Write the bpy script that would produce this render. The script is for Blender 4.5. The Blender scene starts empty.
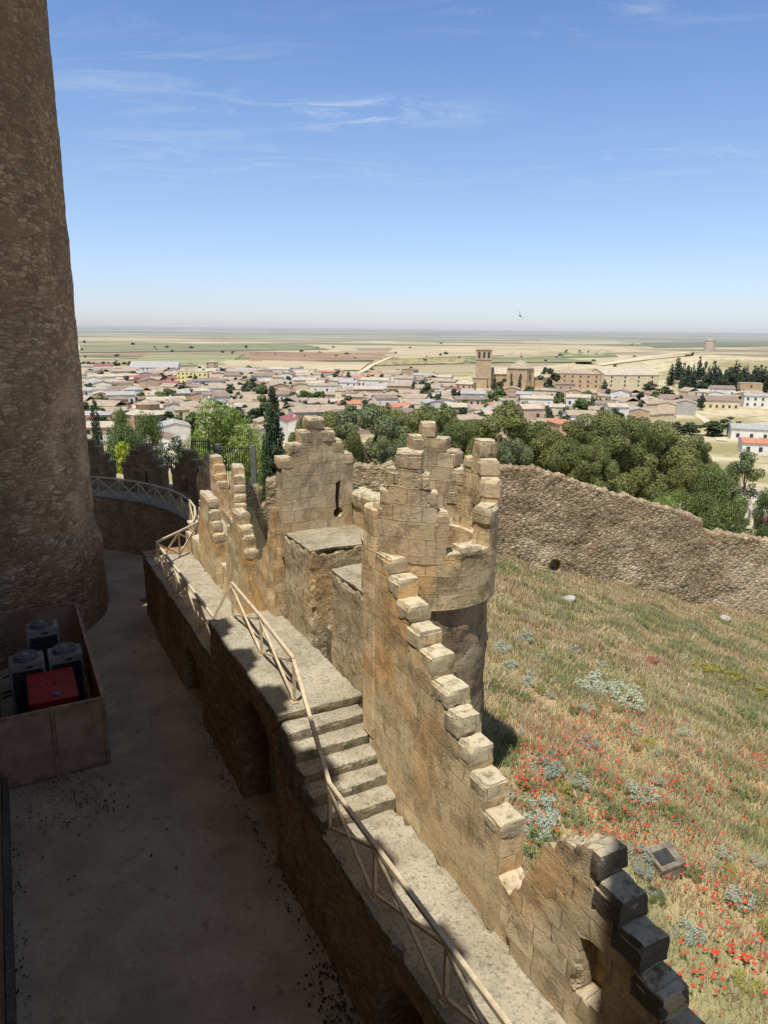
import bpy, bmesh, math, random, bisect
import numpy as np
from mathutils import Vector, Matrix, noise
from mathutils.geometry import tessellate_polygon
random.seed(7); rng = np.random.default_rng(7)
sc = bpy.context.scene; COL = sc.collection
PI = math.pi; rad = math.radians
# ---------------------------------------------------------------- camera model
CAMZ = 11.0; F = 710.0; PITCH = rad(14.2); ROLL = 0.0105
FW = Vector((0, math.cos(PITCH), -math.sin(PITCH))); UPV = Vector((0, math.sin(PITCH), math.cos(PITCH))); RT = Vector((1, 0, 0))
def ray(px, py):
    x = px-384; y = 512-py; c, s = math.cos(ROLL), math.sin(ROLL)
    x, y = c*x-s*y, s*x+c*y
    return RT*(x/F)+UPV*(y/F)+FW
def at_y(px, py, Y):
    r = ray(px, py); return Vector((0, 0, CAMZ))+r*(Y/r.y)
def project(p):
    v = Vector(p)-Vector((0, 0, CAMZ)); d = v.dot(FW); X = F*v.x/d; Y = F*v.dot(UPV)/d
    c, s = math.cos(ROLL), math.sin(ROLL)
    return 384+c*X+s*Y, 512-(-s*X+c*Y), d
cam = bpy.data.cameras.new('camera'); camo = bpy.data.objects.new('camera', cam); COL.objects.link(camo)
rc = RT*math.cos(ROLL)+UPV*math.sin(ROLL); uc = UPV*math.cos(ROLL)-RT*math.sin(ROLL)
m = Matrix((rc, uc, -FW)).transposed().to_4x4(); m.translation = (0, 0, CAMZ); camo.matrix_world = m
cam.sensor_width = 36; cam.lens = F/1024*36; cam.clip_start = .05; cam.clip_end = 90000; sc.camera = camo
# ---------------------------------------------------------------- light
SUN = Vector((-.42*math.cos(rad(68.5)), -.907*math.cos(rad(68.5)), math.sin(rad(68.5)))).normalized()
sl = bpy.data.lights.new('sun', 'SUN'); sl.energy = 5.3; sl.angle = rad(.53); sl.color = (1, .965, .9)
so = bpy.data.objects.new('sun', sl); COL.objects.link(so); so.rotation_euler = SUN.to_track_quat('Z', 'Y').to_euler(); so.location = (-30, -40, 90)
sc.view_settings.view_transform = 'Standard'; sc.view_settings.look = 'None'; sc.view_settings.exposure = 0; sc.view_settings.gamma = 1
sc.cycles.max_bounces = 5; sc.cycles.diffuse_bounces = 3; sc.cycles.glossy_bounces = 2; sc.cycles.transparent_max_bounces = 4
# ---------------------------------------------------------------- node helpers
def S(r, g, b, a=1):
    f = lambda c: (c/255/12.92 if c/255 <= .04045 else ((c/255+.055)/1.055)**2.4)
    return (f(r), f(g), f(b), a)
class NG:
    def __init__(s, tree): s.t = tree
    def n(s, typ, props=None, out=0, **ins):
        nd = s.t.nodes.new(typ)
        for k, v in (props or {}).items(): setattr(nd, k, v)
        for k, v in ins.items():
            key = int(k[1:]) if k[0] == '_' else k.replace('__', ' ')
            s.set(nd.inputs[key], v)
        return nd.outputs[out]
    def set(s, sock, v):
        if isinstance(v, bpy.types.NodeSocket): s.t.links.new(v, sock)
        else: sock.default_value = v
    def math(s, op, a, b=0.0, c=None, clamp=False):
        nd = s.t.nodes.new('ShaderNodeMath'); nd.operation = op; nd.use_clamp = clamp
        s.set(nd.inputs[0], a); s.set(nd.inputs[1], b)
        if c is not None: s.set(nd.inputs[2], c)
        return nd.outputs[0]
    def vmath(s, op, a, b=(0, 0, 0), out=0):
        nd = s.t.nodes.new('ShaderNodeVectorMath'); nd.operation = op
        s.set(nd.inputs[0], a); s.set(nd.inputs[1], b); return nd.outputs[out]
    def mix(s, fac, a, b, mode='MIX'):
        nd = s.t.nodes.new('ShaderNodeMix'); nd.data_type = 'RGBA'; nd.blend_type = mode; nd.clamp_factor = True
        s.set(nd.inputs[0], fac); s.set(nd.inputs[6], a); s.set(nd.inputs[7], b); return nd.outputs[2]
    def ramp(s, fac, stops, interp='LINEAR'):
        nd = s.t.nodes.new('ShaderNodeValToRGB'); cr = nd.color_ramp; cr.interpolation = interp
        while len(cr.elements) < len(stops): cr.elements.new(1)
        for e, (p, c) in zip(cr.elements, stops):
            e.position = p; e.color = c if len(c) == 4 else (*c, 1)
        s.set(nd.inputs[0], fac); return nd.outputs[0]
    def sm(s, v, lo, hi):   # smooth 0..1
        nd = s.t.nodes.new('ShaderNodeMapRange'); nd.interpolation_type = 'SMOOTHSTEP'
        s.set(nd.inputs[0], v); nd.inputs[1].default_value = lo; nd.inputs[2].default_value = hi; return nd.outputs[0]
    def noise(s, vec, scale, detail=4, rough=.55, out=0, dist=0):
        return s.n('ShaderNodeTexNoise', out=out, Vector=vec, Scale=scale, Detail=detail, Roughness=rough, Distortion=dist)
    def uv(s): return s.n('ShaderNodeUVMap')
    def pos(s): return s.n('ShaderNodeNewGeometry', out=0)
    def nrmz(s):
        return s.n('ShaderNodeSeparateXYZ', out=2, _0=s.n('ShaderNodeNewGeometry', out=1))
    def bump(s, h, strength=.6, dist=.02, normal=None):
        nd = s.t.nodes.new('ShaderNodeBump'); nd.inputs['Strength'].default_value = strength; nd.inputs['Distance'].default_value = dist
        s.set(nd.inputs['Height'], h)
        if normal is not None: s.set(nd.inputs['Normal'], normal)
        return nd.outputs[0]
    def haze(s, col, L=7000.0, hz=S(196, 200, 204)):   # distance haze painted into the base colour of far surfaces
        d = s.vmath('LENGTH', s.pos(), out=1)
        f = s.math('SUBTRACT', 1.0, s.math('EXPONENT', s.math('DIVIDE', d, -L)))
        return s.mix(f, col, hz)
MATS = {}
def mat(name, build, rough=.9, spec=.2):
    if name in MATS: return MATS[name]
    mt = bpy.data.materials.new(name); mt.use_nodes = True; nt = mt.node_tree
    b = nt.nodes['Principled BSDF']; b.inputs['Roughness'].default_value = rough; b.inputs['Specular IOR Level'].default_value = spec
    g = NG(nt); r = build(g, b)
    col, nor = r if isinstance(r, tuple) and len(r) == 2 else (r, None)
    g.set(b.inputs['Base Color'], col)
    if nor is not None: g.set(b.inputs['Normal'], nor)
    MATS[name] = mt; return mt
# ---- dressed sandstone blocks in courses (UV in metres)
def ashlar(name, base, dark, orange, bw=.62, bh=.31, patina=.5, lichen=.5, bump=.7, warp=.16):
    def build(g, b):
        uv = g.uv(); p = g.pos()
        w = g.vmath('ADD', uv, g.vmath('SCALE', g.vmath('SUBTRACT', g.noise(p, 1.1, 3, out=1), (.5, .5, .5)), (0, 0, 0)))
        sc_ = w.node.inputs[1].links[0].from_node; sc_.inputs['Scale'].default_value = warp
        bt = g.t.nodes.new('ShaderNodeTexBrick'); g.set(bt.inputs['Vector'], w)
        bt.offset_frequency = 2; bt.squash = 1.35; bt.squash_frequency = 3
        for k, v in (('Scale', 1), ('Mortar Size', .011), ('Mortar Smooth', .5), ('Brick Width', bw), ('Row Height', bh), ('Bias', 0)): bt.inputs[k].default_value = v
        bt.inputs['Color1'].default_value = (0, 0, 0, 1); bt.inputs['Color2'].default_value = (1, 1, 1, 1); bt.inputs['Mortar'].default_value = (.5, .5, .5, 1)
        tone = bt.outputs['Color']; mort = bt.outputs['Fac']
        col = g.mix(tone, base, dark)
        big = g.noise(p, .55, 5, .6); mid = g.noise(p, 2.3, 6, .65); fine = g.noise(p, 14, 6, .7); grit = g.noise(p, 60, 3, .7)
        col = g.mix(g.math('MULTIPLY', g.sm(big, .45, .68), patina), col, orange)
        lime = g.noise(p, 3.7, 6, .7, dist=.8); col = g.mix(g.math('MULTIPLY', g.sm(lime, .58, .7), .5), col, S(226, 212, 180))
        col = g.mix(g.math('MULTIPLY', g.sm(mid, .5, .68), .62), col, g.mix(.6, dark, (.09, .075, .055, 1)))
        col = g.mix(g.math('MULTIPLY', g.sm(fine, .56, .74), .55*lichen+.15), col, (.07, .06, .045, 1))
        str_ = g.noise(g.vmath('MULTIPLY', p, (3.5, 3.5, .35)), 1.6, 4, .6)          # run-off streaks
        col = g.mix(g.math('MULTIPLY', g.sm(str_, .55, .75), .45*lichen), col, (.08, .07, .055, 1))
        zz = g.n('ShaderNodeSeparateXYZ', out=2, _0=p); blot = g.noise(p, 1.5, 7, .72, dist=.7)
        hi_ = g.math('MULTIPLY', g.sm(blot, .47, .6), g.math('ADD', g.math('MULTIPLY', g.sm(zz, 3.2, 7.5), .45), .28))
        col = g.mix(g.math('MULTIPLY', hi_, lichen), col, g.mix(g.sm(fine, .4, .6), S(112, 100, 80), S(62, 55, 44)))
        up = g.sm(g.nrmz(), .45, .85)
        topc = g.mix(g.sm(g.noise(p, 6, 6, .7), .45, .68), S(204, 190, 160), S(116, 104, 80))
        col = g.mix(g.math('MULTIPLY', up, .75), col, topc)
        jm = g.math('MULTIPLY', mort, g.sm(g.noise(p, 3.1, 3), .3, .6))
        col = g.mix(g.math('MULTIPLY', jm, .4), col, (.11, .085, .055, 1))
        hgt = g.math('SUBTRACT', g.math('ADD', g.math('ADD', g.math('MULTIPLY', fine, .8), g.math('MULTIPLY', blot, .9)), g.math('MULTIPLY', grit, .25)), g.math('MULTIPLY', mort, .75))
        pit = g.n('ShaderNodeTexVoronoi', out=0, Vector=p, Scale=9.0)
        hgt = g.math('SUBTRACT', hgt, g.math('MULTIPLY', g.sm(pit, .24, .06), g.sm(mid, .42, .62)))
        return col, g.bump(hgt, bump, .035)
    return mat(name, build, .93, .12)
# ---- rubble masonry: irregular stones in earth mortar
def rubble(name, c1, c2, c3, mort, cell=3.4, squash=1.5, depth=.06, strength=.9):
    def build(g, b):
        uv = g.uv(); p = g.pos()
        w = g.vmath('ADD', g.vmath('MULTIPLY', uv, (1, squash, 1)), g.vmath('MULTIPLY', g.noise(p, 1.7, 3, out=1), (.35, .35, 0)))
        v1 = g.t.nodes.new('ShaderNodeTexVoronoi'); v1.feature = 'F1'; g.set(v1.inputs['Vector'], w); v1.inputs['Scale'].default_value = cell
        v2 = g.t.nodes.new('ShaderNodeTexVoronoi'); v2.feature = 'DISTANCE_TO_EDGE'; g.set(v2.inputs['Vector'], w); v2.inputs['Scale'].default_value = cell
        rnd = g.n('ShaderNodeSeparateColor', out=0, _0=v1.outputs['Color']); edge = v2.outputs['Distance']
        col = g.ramp(rnd, [(0, c1), (.4, c2), (.75, c3), (1, c2)])
        fine = g.noise(p, 12, 6, .7); big = g.noise(p, .5, 5, .6)
        col = g.mix(g.math('MULTIPLY', g.sm(fine, .5, .7), .6), col, tuple(x*.35 for x in c2[:3])+(1,))
        col = g.mix(g.math('MULTIPLY', g.sm(big, .42, .7), .5), col, mort)
        fill = g.sm(edge, .12, .02)
        col = g.mix(g.math('MULTIPLY', fill, .75), col, g.mix(g.sm(g.noise(p, 1.3, 3), .4, .6), mort, tuple(x*.55 for x in mort[:3])+(1,)))
        h = g.math('ADD', g.sm(edge, 0, .22), g.math('MULTIPLY', fine, .5))
        pt = g.noise(p, .22, 4, .6); col = g.mix(g.math('MULTIPLY', g.sm(pt, .5, .62), .45), col, tuple(x*.62 for x in c2[:3])+(1,)); col = g.mix(g.math('MULTIPLY', g.sm(pt, .46, .36), .35), col, tuple(min(1, x*1.35) for x in c3[:3])+(1,))
        return col, g.bump(h, strength, depth)
    return mat(name, build, .95, .1)
def plain(name, c, c2=None, scale=6, rough=.9, spec=.2, far=0, bump=.2, metal=0):
    def build(g, b):
        p = g.pos(); n = g.noise(p, scale, 5, .65)
        col = g.mix(g.sm(n, .35, .65), c, c2 or tuple(x*.7 for x in c[:3])+(1,))
        if far: col = g.haze(col, far)
        b.inputs['Metallic'].default_value = metal
        return (col, g.bump(g.noise(p, scale*6, 4), bump, .01)) if bump else col
    return mat(name, build, rough, spec)
def grit0(name, c, c2, c3, sc1=.6, pebble=30):
    def build(g, b):
        p = g.pos(); a = g.noise(p, sc1, 6, .65); f = g.noise(p, pebble, 4, .75); sp = g.n('ShaderNodeTexVoronoi', out=0, Vector=p, Scale=pebble*.8)
        col = g.mix(g.sm(a, .35, .65), c, c2)
        col = g.mix(g.math('MULTIPLY', g.sm(f, .52, .7), .7), col, c3)
        col = g.mix(g.math('MULTIPLY', g.sm(sp, .25, .1), .35), col, S(205, 195, 170))
        h = g.math('ADD', g.math('MULTIPLY', f, .7), g.math('MULTIPLY', sp, .3))
        return col, g.bump(h, .6, .02)
    return mat(name, build, .96, .08)
ASH = ashlar('sandstone_blocks', S(230, 208, 166), S(188, 162, 122), S(222, 172, 106), patina=.8, lichen=.78)
ASHL = ashlar('pale_sandstone_blocks', S(206, 188, 156), S(182, 160, 128), S(196, 158, 110), .5, .3, .45, .6)
COPE = ashlar('coping_stone', S(204, 190, 158), S(176, 160, 128), S(190, 162, 116), 3.1, 2.7, .35, .9, .6)
COPD = ashlar('lichen_black_coping', S(98, 90, 76), S(60, 55, 47), S(84, 75, 60), 3.1, 2.7, .35, 1.0, .7)  # darker coping copy: black lichen plus the merlon's shade painted into the colour
TOWM = rubble('tower_masonry', S(180, 152, 116), S(138, 112, 84), S(198, 170, 134), S(144, 118, 88), 3.3, 2.1, .035, .65)
RUB = rubble('rubble_wall_stone', S(190, 170, 138), S(156, 136, 108), S(206, 188, 156), S(156, 132, 100), 3.8, 1.8, .06, .85)
def eroded(name, c1, c2, c3):
    def build(g, b):
        p = g.pos(); a = g.noise(p, 1.3, 6, .65); m = g.noise(p, 4.5, 6, .7, dist=.6); f = g.noise(p, 18, 6, .75); big = g.noise(p, .6, 4)
        col = g.mix(g.sm(a, .38, .64), c1, c2); col = g.mix(g.math('MULTIPLY', g.sm(big, .48, .66), .7), col, c3)
        col = g.mix(g.math('MULTIPLY', g.sm(m, .5, .66), .75), col, tuple(v*.42 for v in c2[:3])+(1,))
        col = g.mix(g.math('MULTIPLY', g.sm(f, .52, .72), .6), col, tuple(v*.3 for v in c2[:3])+(1,))
        pit = g.n('ShaderNodeTexVoronoi', out=0, Vector=g.vmath('ADD', p, g.vmath('MULTIPLY', g.noise(p, 5, 3, out=1), (.15, .15, .15))), Scale=7.0)
        return col, g.bump(g.math('ADD', g.math('ADD', m, g.math('MULTIPLY', f, .6)), g.math('MULTIPLY', pit, .5)), .9, .06)
    return mat(name, build, .95, .1)
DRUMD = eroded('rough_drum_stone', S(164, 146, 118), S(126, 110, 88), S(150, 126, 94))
DRUM = eroded('eroded_masonry', S(194, 176, 144), S(164, 146, 116), S(196, 162, 114))
DRUMR = ashlar('rough_drum_stone', S(190, 168, 134), S(150, 128, 98), S(186, 148, 104), .27, .14, .4, .8, 1.0, .3)
COURTW = rubble('courtyard_wall_stone', S(176, 148, 114), S(146, 116, 86), S(186, 160, 126), S(156, 122, 88), 3.8, 1.8, .04, .7)
def grit(name, c, c2, c3, sc1=.6, pebble=30):
    def build(g, b):
        p = g.pos(); a = g.noise(p, sc1, 6, .65); f = g.noise(p, pebble, 4, .75); m = g.noise(p, 5, 6, .7, dist=.5); sp = g.n('ShaderNodeTexVoronoi', out=0, Vector=p, Scale=pebble*.7)
        col = g.mix(g.sm(a, .35, .65), c, c2); col = g.mix(g.math('MULTIPLY', g.sm(m, .5, .66), .55), col, tuple(v*.5 for v in c2[:3])+(1,))
        col = g.mix(g.math('MULTIPLY', g.sm(f, .5, .66), .8), col, c3); col = g.mix(g.math('MULTIPLY', g.sm(sp, .3, .12), .22), col, S(206, 196, 174))
        side = g.sm(g.nrmz(), .75, .35); col = g.mix(g.math('MULTIPLY', side, .62), col, g.mix(g.sm(m, .4, .6), S(122, 108, 82), S(66, 58, 46)))  # upright faces darkened: riser shade painted into the colour, with some stain
        return col, g.bump(g.math('ADD', g.math('ADD', f, g.math('MULTIPLY', m, .8)), g.math('MULTIPLY', sp, .3)), .8, .035)
    return mat(name, build, .96, .08)
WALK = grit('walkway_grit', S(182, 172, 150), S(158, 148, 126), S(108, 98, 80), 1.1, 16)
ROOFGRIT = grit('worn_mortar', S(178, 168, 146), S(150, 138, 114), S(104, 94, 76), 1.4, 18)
GRAV = grit0('courtyard_gravel', S(112, 104, 92), S(92, 84, 72), S(62, 56, 48), .45, 18)
RAILM = plain('railing_paint', S(206, 190, 158), S(184, 164, 130), 9, .55, .4, bump=.05)
IRON = plain('dark_iron', S(44, 46, 46), S(60, 58, 54), 8, .6, .4)
BARK = plain('bark', S(118, 104, 90), S(78, 66, 54), 7, .95, .1, bump=.5)
# ---------------------------------------------------------------- objects
def tag(o, label=None, cat=None, group=None, kind=None):
    if label: o['label'] = label
    if cat: o['category'] = cat
    if group: o['group'] = group
    if kind: o['kind'] = kind
    return o
def link(name, me, parent=None):
    o = bpy.data.objects.new(name, me); COL.objects.link(o)
    if parent is not None: o.parent = parent
    return o
CA = math.atan2(.473, .881); CN = Vector((math.cos(CA), math.sin(CA), 0)); CU = Vector((-math.sin(CA), math.cos(CA), 0))
def W(t, s, z=0): return CN*t+CU*s+Vector((0, 0, z))      # castle frame: t across the wall, s along it
def thing(name, label, cat, loc=(0, 0, 0), rz=0, group=None, kind=None):
    e = bpy.data.objects.new(name, None); COL.objects.link(e); e.location = loc; e.rotation_euler.z = rz; e.empty_display_size = .3
    tag(e, label, cat, group, kind); return e
def cthing(name, label, cat, t, s, z, group=None):
    e = thing(name, label, cat, W(t, s, z), CA, group); e['_b'] = (t, s, z); return e
def mesh_np(name, V, Fq, mats, parent=None, smooth=False, uv=None, col=None):
    V = np.asarray(V, dtype=np.float32); Fq = np.asarray(Fq, dtype=np.int32); k = Fq.shape[1]
    me = bpy.data.meshes.new(name); me.vertices.add(len(V)); me.vertices.foreach_set('co', V.ravel())
    me.loops.add(Fq.size); me.loops.foreach_set('vertex_index', Fq.ravel()); me.polygons.add(len(Fq))
    me.polygons.foreach_set('loop_start', np.arange(0, Fq.size, k, dtype=np.int32))
    me.update(calc_edges=True)
    if smooth: me.polygons.foreach_set('use_smooth', np.ones(len(Fq), dtype=bool))
    if uv is not None:
        l = me.uv_layers.new(name='UVMap'); l.data.foreach_set('uv', np.asarray(uv, dtype=np.float32)[Fq.ravel()].ravel())
    if col is not None:
        a = me.color_attributes.new('tint', 'FLOAT_COLOR', 'POINT'); a.data.foreach_set('color', np.asarray(col, dtype=np.float32).ravel())
    me.materials.append(mats)
    return link(name, me, parent) if name[0] != '_' else me
class MB:
    """collects solids in a flat (x, y, z) space, then links them as one mesh"""
    def __init__(s): s.bm = bmesh.new()
    def hexa(s, c):
        v = [s.bm.verts.new(p) for p in c]
        for f in ((0, 3, 2, 1), (4, 5, 6, 7), (0, 1, 5, 4), (1, 2, 6, 5), (2, 3, 7, 6), (3, 0, 4, 7)): s.bm.faces.new([v[i] for i in f])
        return s
    def box(s, x0, x1, y0, y1, z0, z1):
        return s.hexa([(x0, y0, z0), (x1, y0, z0), (x1, y1, z0), (x0, y1, z0), (x0, y0, z1), (x1, y0, z1), (x1, y1, z1), (x0, y1, z1)])
    def prism(s, poly, x0, x1, holes=()):
        """polygon in (y, z) pushed from x0 to x1, with holes"""
        loops = [poly]+list(holes); pts = [Vector((p[0], p[1], 0)) for l in loops for p in l]
        tri = tessellate_polygon([[Vector((p[0], p[1], 0)) for p in l] for l in loops])
        a = [s.bm.verts.new((x0, p.x, p.y)) for p in pts]; b = [s.bm.verts.new((x1, p.x, p.y)) for p in pts]
        for t in tri:
            try: s.bm.faces.new([a[i] for i in t]); s.bm.faces.new([b[i] for i in reversed(t)])
            except ValueError: pass
        k = 0
        for l in loops:
            for i in range(len(l)):
                j = (i+1) % len(l); s.bm.faces.new([a[k+i], a[k+j], b[k+j], b[k+i]])
            k += len(l)
        bmesh.ops.recalc_face_normals(s.bm, faces=s.bm.faces)
        return s
    def bar(s, p, q, w=.05, h=None):
        p, q = Vector(p), Vector(q); d = (q-p).normalized(); h = h or w
        a = d.cross(Vector((0, 0, 1)))
        a = Vector((1, 0, 0)) if a.length < 1e-3 else a.normalized()
        b = a.cross(d); a *= w/2; b *= h/2
        return s.hexa([p-a-b, p+a-b, q+a-b, q-a-b, p-a+b, p+a+b, q+a+b, q-a+b])
    def tube(s, pts, radii, n=8):
        rings = []
        for i, (p, r) in enumerate(zip(pts, radii)):
            p = Vector(p); d = (Vector(pts[min(i+1, len(pts)-1)])-Vector(pts[max(i-1, 0)])).normalized()
            a = d.cross(Vector((.3, .9, .1))).normalized(); b = d.cross(a)
            rings.append([s.bm.verts.new(p+(a*math.cos(2*PI*k/n)+b*math.sin(2*PI*k/n))*r) for k in range(n)])
        for r0, r1 in zip(rings, rings[1:]):
            for k in range(n): s.bm.faces.new([r0[k], r0[(k+1) % n], r1[(k+1) % n], r1[k]])
        s.bm.faces.new(rings[0][::-1]); s.bm.faces.new(rings[-1]); return s
    def disc(s, c, r0, r1, z0, z1, n=24, a0=0):
        lo = [s.bm.verts.new((c[0]+r0*math.cos(a0+2*PI*k/n), c[1]+r0*math.sin(a0+2*PI*k/n), z0)) for k in range(n)]
        hi = [s.bm.verts.new((c[0]+r1*math.cos(a0+2*PI*k/n), c[1]+r1*math.sin(a0+2*PI*k/n), z1)) for k in range(n)]
        for k in range(n): s.bm.faces.new([lo[k], lo[(k+1) % n], hi[(k+1) % n], hi[k]])
        s.bm.faces.new(lo[::-1]); s.bm.faces.new(hi); return s
    def build(s, name, mt, parent=None, bevel=0, cell=0, amp=0, freq=2.5, frame=None, base=None, smooth=None, rub=0, bseg=1, ragged=None, wear=0):
        bm = s.bm
        bmesh.ops.recalc_face_normals(bm, faces=bm.faces)
        if bevel:
            ed = [e for e in bm.edges if len(e.link_faces) == 2 and e.calc_face_angle(0) > .6]
            bmesh.ops.bevel(bm, geom=ed, offset=bevel, segments=bseg, affect='EDGES', clamp_overlap=True)
        if cell:
            for ax in range(3):
                cs = [v.co[ax] for v in bm.verts]; lo, hi = min(cs), max(cs); n = int((hi-lo)/cell)
                for i in range(1, n+1):
                    co = [0, 0, 0]; no = [0, 0, 0]; co[ax] = lo+(hi-lo)*i/(n+1)+1e-4; no[ax] = 1
                    bmesh.ops.bisect_plane(bm, geom=bm.verts[:]+bm.edges[:]+bm.faces[:], plane_co=co, plane_no=no)
        bm.normal_update()
        uvl = bm.loops.layers.uv.new('UVMap')
        for f in bm.faces:
            n = f.normal; ax = max(range(3), key=lambda i: abs(n[i]))
            for l in f.loops:
                c = l.vert.co; l[uvl].uv = ((c.y, c.z) if ax == 0 else (c.x+.37, c.z) if ax == 1 else (c.x, c.y))
        if base is None: base = tuple(parent['_b']) if parent is not None and '_b' in parent else (0, 0, 0)
        if parent is not None and parent.parent is not None and '_b' in parent.parent: base = tuple(parent.parent['_b'])
        bv = Vector(base)
        for v in bm.verts:
            n = v.normal.copy(); c = v.co.copy()
            q = frame(c) if frame else c
            if amp:
                q = q+noise.noise_vector(q*freq)*amp+noise.noise_vector(q*freq*.3+Vector((9, 4, 1)))*amp*1.3+noise.noise_vector(q*freq*3.1)*amp*.5
            if rub:
                dd, _ = noise.voronoi(Vector((q.x, q.y, q.z*1.4))*3.2); q = q+n*(min(.35, dd[1]-dd[0])*rub*2-rub*.3)
            if wear and max(abs(n.x), abs(n.y), abs(n.z)) < .96:
                w_ = max(0, noise.noise(q*4.3+Vector((3, 1, 7)))+.12)*wear+max(0, noise.noise(q*11)-.15)*wear*.8
                q = q-(n if not frame else (frame(c+n*.01)-frame(c))*100)*w_
            if ragged: q = q+ragged(q)
            v.co = q-bv
        me = bpy.data.meshes.new(name); bm.to_mesh(me); bm.free(); me.materials.append(mt)
        if smooth is None: smooth = bool(amp)
        if smooth:
            me.polygons.foreach_set('use_smooth', np.ones(len(me.polygons), dtype=bool)); me.set_sharp_from_angle(angle=rad(17))
        return link(name, me, parent)
# ---------------------------------------------------------------- the ground
def smooth01(x): x = np.clip(x, 0, 1); return x*x*(3-2*x)
def wall_y(x): return 41+(x-7)*.222
ZP = np.array([(0, -6), (45, -8), (60, -10), (90, -14), (150, -22), (235, -29), (550, -31), (900, -34), (1500, -38), (2500, -42), (8000, -34), (20000, 50), (45000, 210), (90000, 330)])
TC = Vector((-17.3, 25.6, 0))
def H(x, y):
    x = np.asarray(x, float); y = np.asarray(y, float)
    hp = 3.48-.268*x-.093*y
    cap = 2.0-3.2*smooth01((y-18)/12)*smooth01((x+7.5)/1.5); hp = np.minimum(hp, cap)+.16*np.sin(x*.9+y*.35)*np.sin(y*.55-x*.3)+.10*np.sin(x*2.1-y*1.3)+.06*np.sin(x*3.7+y*2.9)
    d = y-wall_y(x)-9*smooth01((-7.5-x)/3)
    out = np.interp(y, ZP[:, 0], ZP[:, 1])
    b = smooth01(d/14-.03); h = hp*(1-b)+out*b
    h = h+27*np.exp(-((x-330)**2/(2*130.**2)+(y-720)**2/(2*110.**2)))
    far = np.clip((y-6000)/6000, 0, 1)
    h = h+far*(14*np.sin(x*.00065+1)*np.sin(y*.0009+.4)+9*np.sin(x*.0017+y*.0008))
    t = .881*x+.473*y; s = -.473*x+.881*y; r = np.hypot(x-TC.x, y-TC.y)
    ins = ((t < 5.75) & (s < 27)) | (r < 11.7)
    return np.where(ins, -2.0, h)
ZX = [float(v) for v in ZP[:, 0]]; ZY = [float(v) for v in ZP[:, 1]]
def s01(v): v = 0 if v < 0 else 1 if v > 1 else v; return v*v*(3-2*v)
def h1(x, y):
    if (x-TC.x)**2+(y-TC.y)**2 < 11.7**2 or (.881*x+.473*y < 5.75 and -.473*x+.881*y < 27): return -2.0
    i = min(max(1, bisect.bisect_right(ZX, y)), len(ZX)-1); o = ZY[i-1]+(ZY[i]-ZY[i-1])*min(1, max(0, (y-ZX[i-1])/(ZX[i]-ZX[i-1])))
    b = s01((y-wall_y(x)-9*s01((-7.5-x)/3))/14-.03); h = o*b
    if b < 1: h += (1-b)*(min(3.48-.268*x-.093*y, 2.0-3.2*s01((y-18)/12)*s01((x+7.5)/1.5))+.16*math.sin(x*.9+y*.35)*math.sin(y*.55-x*.3)+.10*math.sin(x*2.1-y*1.3)+.06*math.sin(x*3.7+y*2.9))
    if y > 200: h += 27*math.exp(-((x-330)**2/(2*130.**2)+(y-720)**2/(2*110.**2)))
    f = min(1, max(0, (y-6000)/6000))
    if f: h += f*(14*math.sin(x*.00065+1)*math.sin(y*.0009+.4)+9*math.sin(x*.0017+y*.0008))
    return h
def hit(px, py, dz=0):
    r = ray(px, py); o = Vector((0, 0, CAMZ)); k = 3.0
    while k < 60000:
        p = o+r*k
        if p.z < h1(p.x, p.y)+dz:
            lo, hi = k/1.03-.2, k
            for _ in range(24):
                mid = (lo+hi)/2; p = o+r*mid
                if p.z < h1(p.x, p.y)+dz: hi = mid
                else: lo = mid
            return o+r*hi
        k = k*1.03+.05
    return o+r*k
def axis(fine0, fine1, st, lo, hi, extra=()):
    a = list(np.arange(fine0, fine1+1e-6, st)); x = fine1; d = st
    while x < hi: d *= 1.16; x += d; a.append(x)
    x = fine0; d = st
    while x > lo: d *= 1.16; x -= d; a.append(x)
    return np.array(sorted(set(a) | set(extra)))
gx = axis(-14, 42, .4, -45000, 45000); gy = axis(-6, 64, .4, -400, 60000, [float(v) for v in ZP[2:-1, 0]])
GX, GY = np.meshgrid(gx, gy); GZ = H(GX, GY)
V = np.stack([GX, GY, GZ], -1).reshape(-1, 3); nx, ny = len(gx), len(gy)
I = np.arange(nx*ny).reshape(ny, nx); Q = np.stack([I[:-1, :-1], I[:-1, 1:], I[1:, 1:], I[1:, :-1]], -1).reshape(-1, 4)
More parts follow.
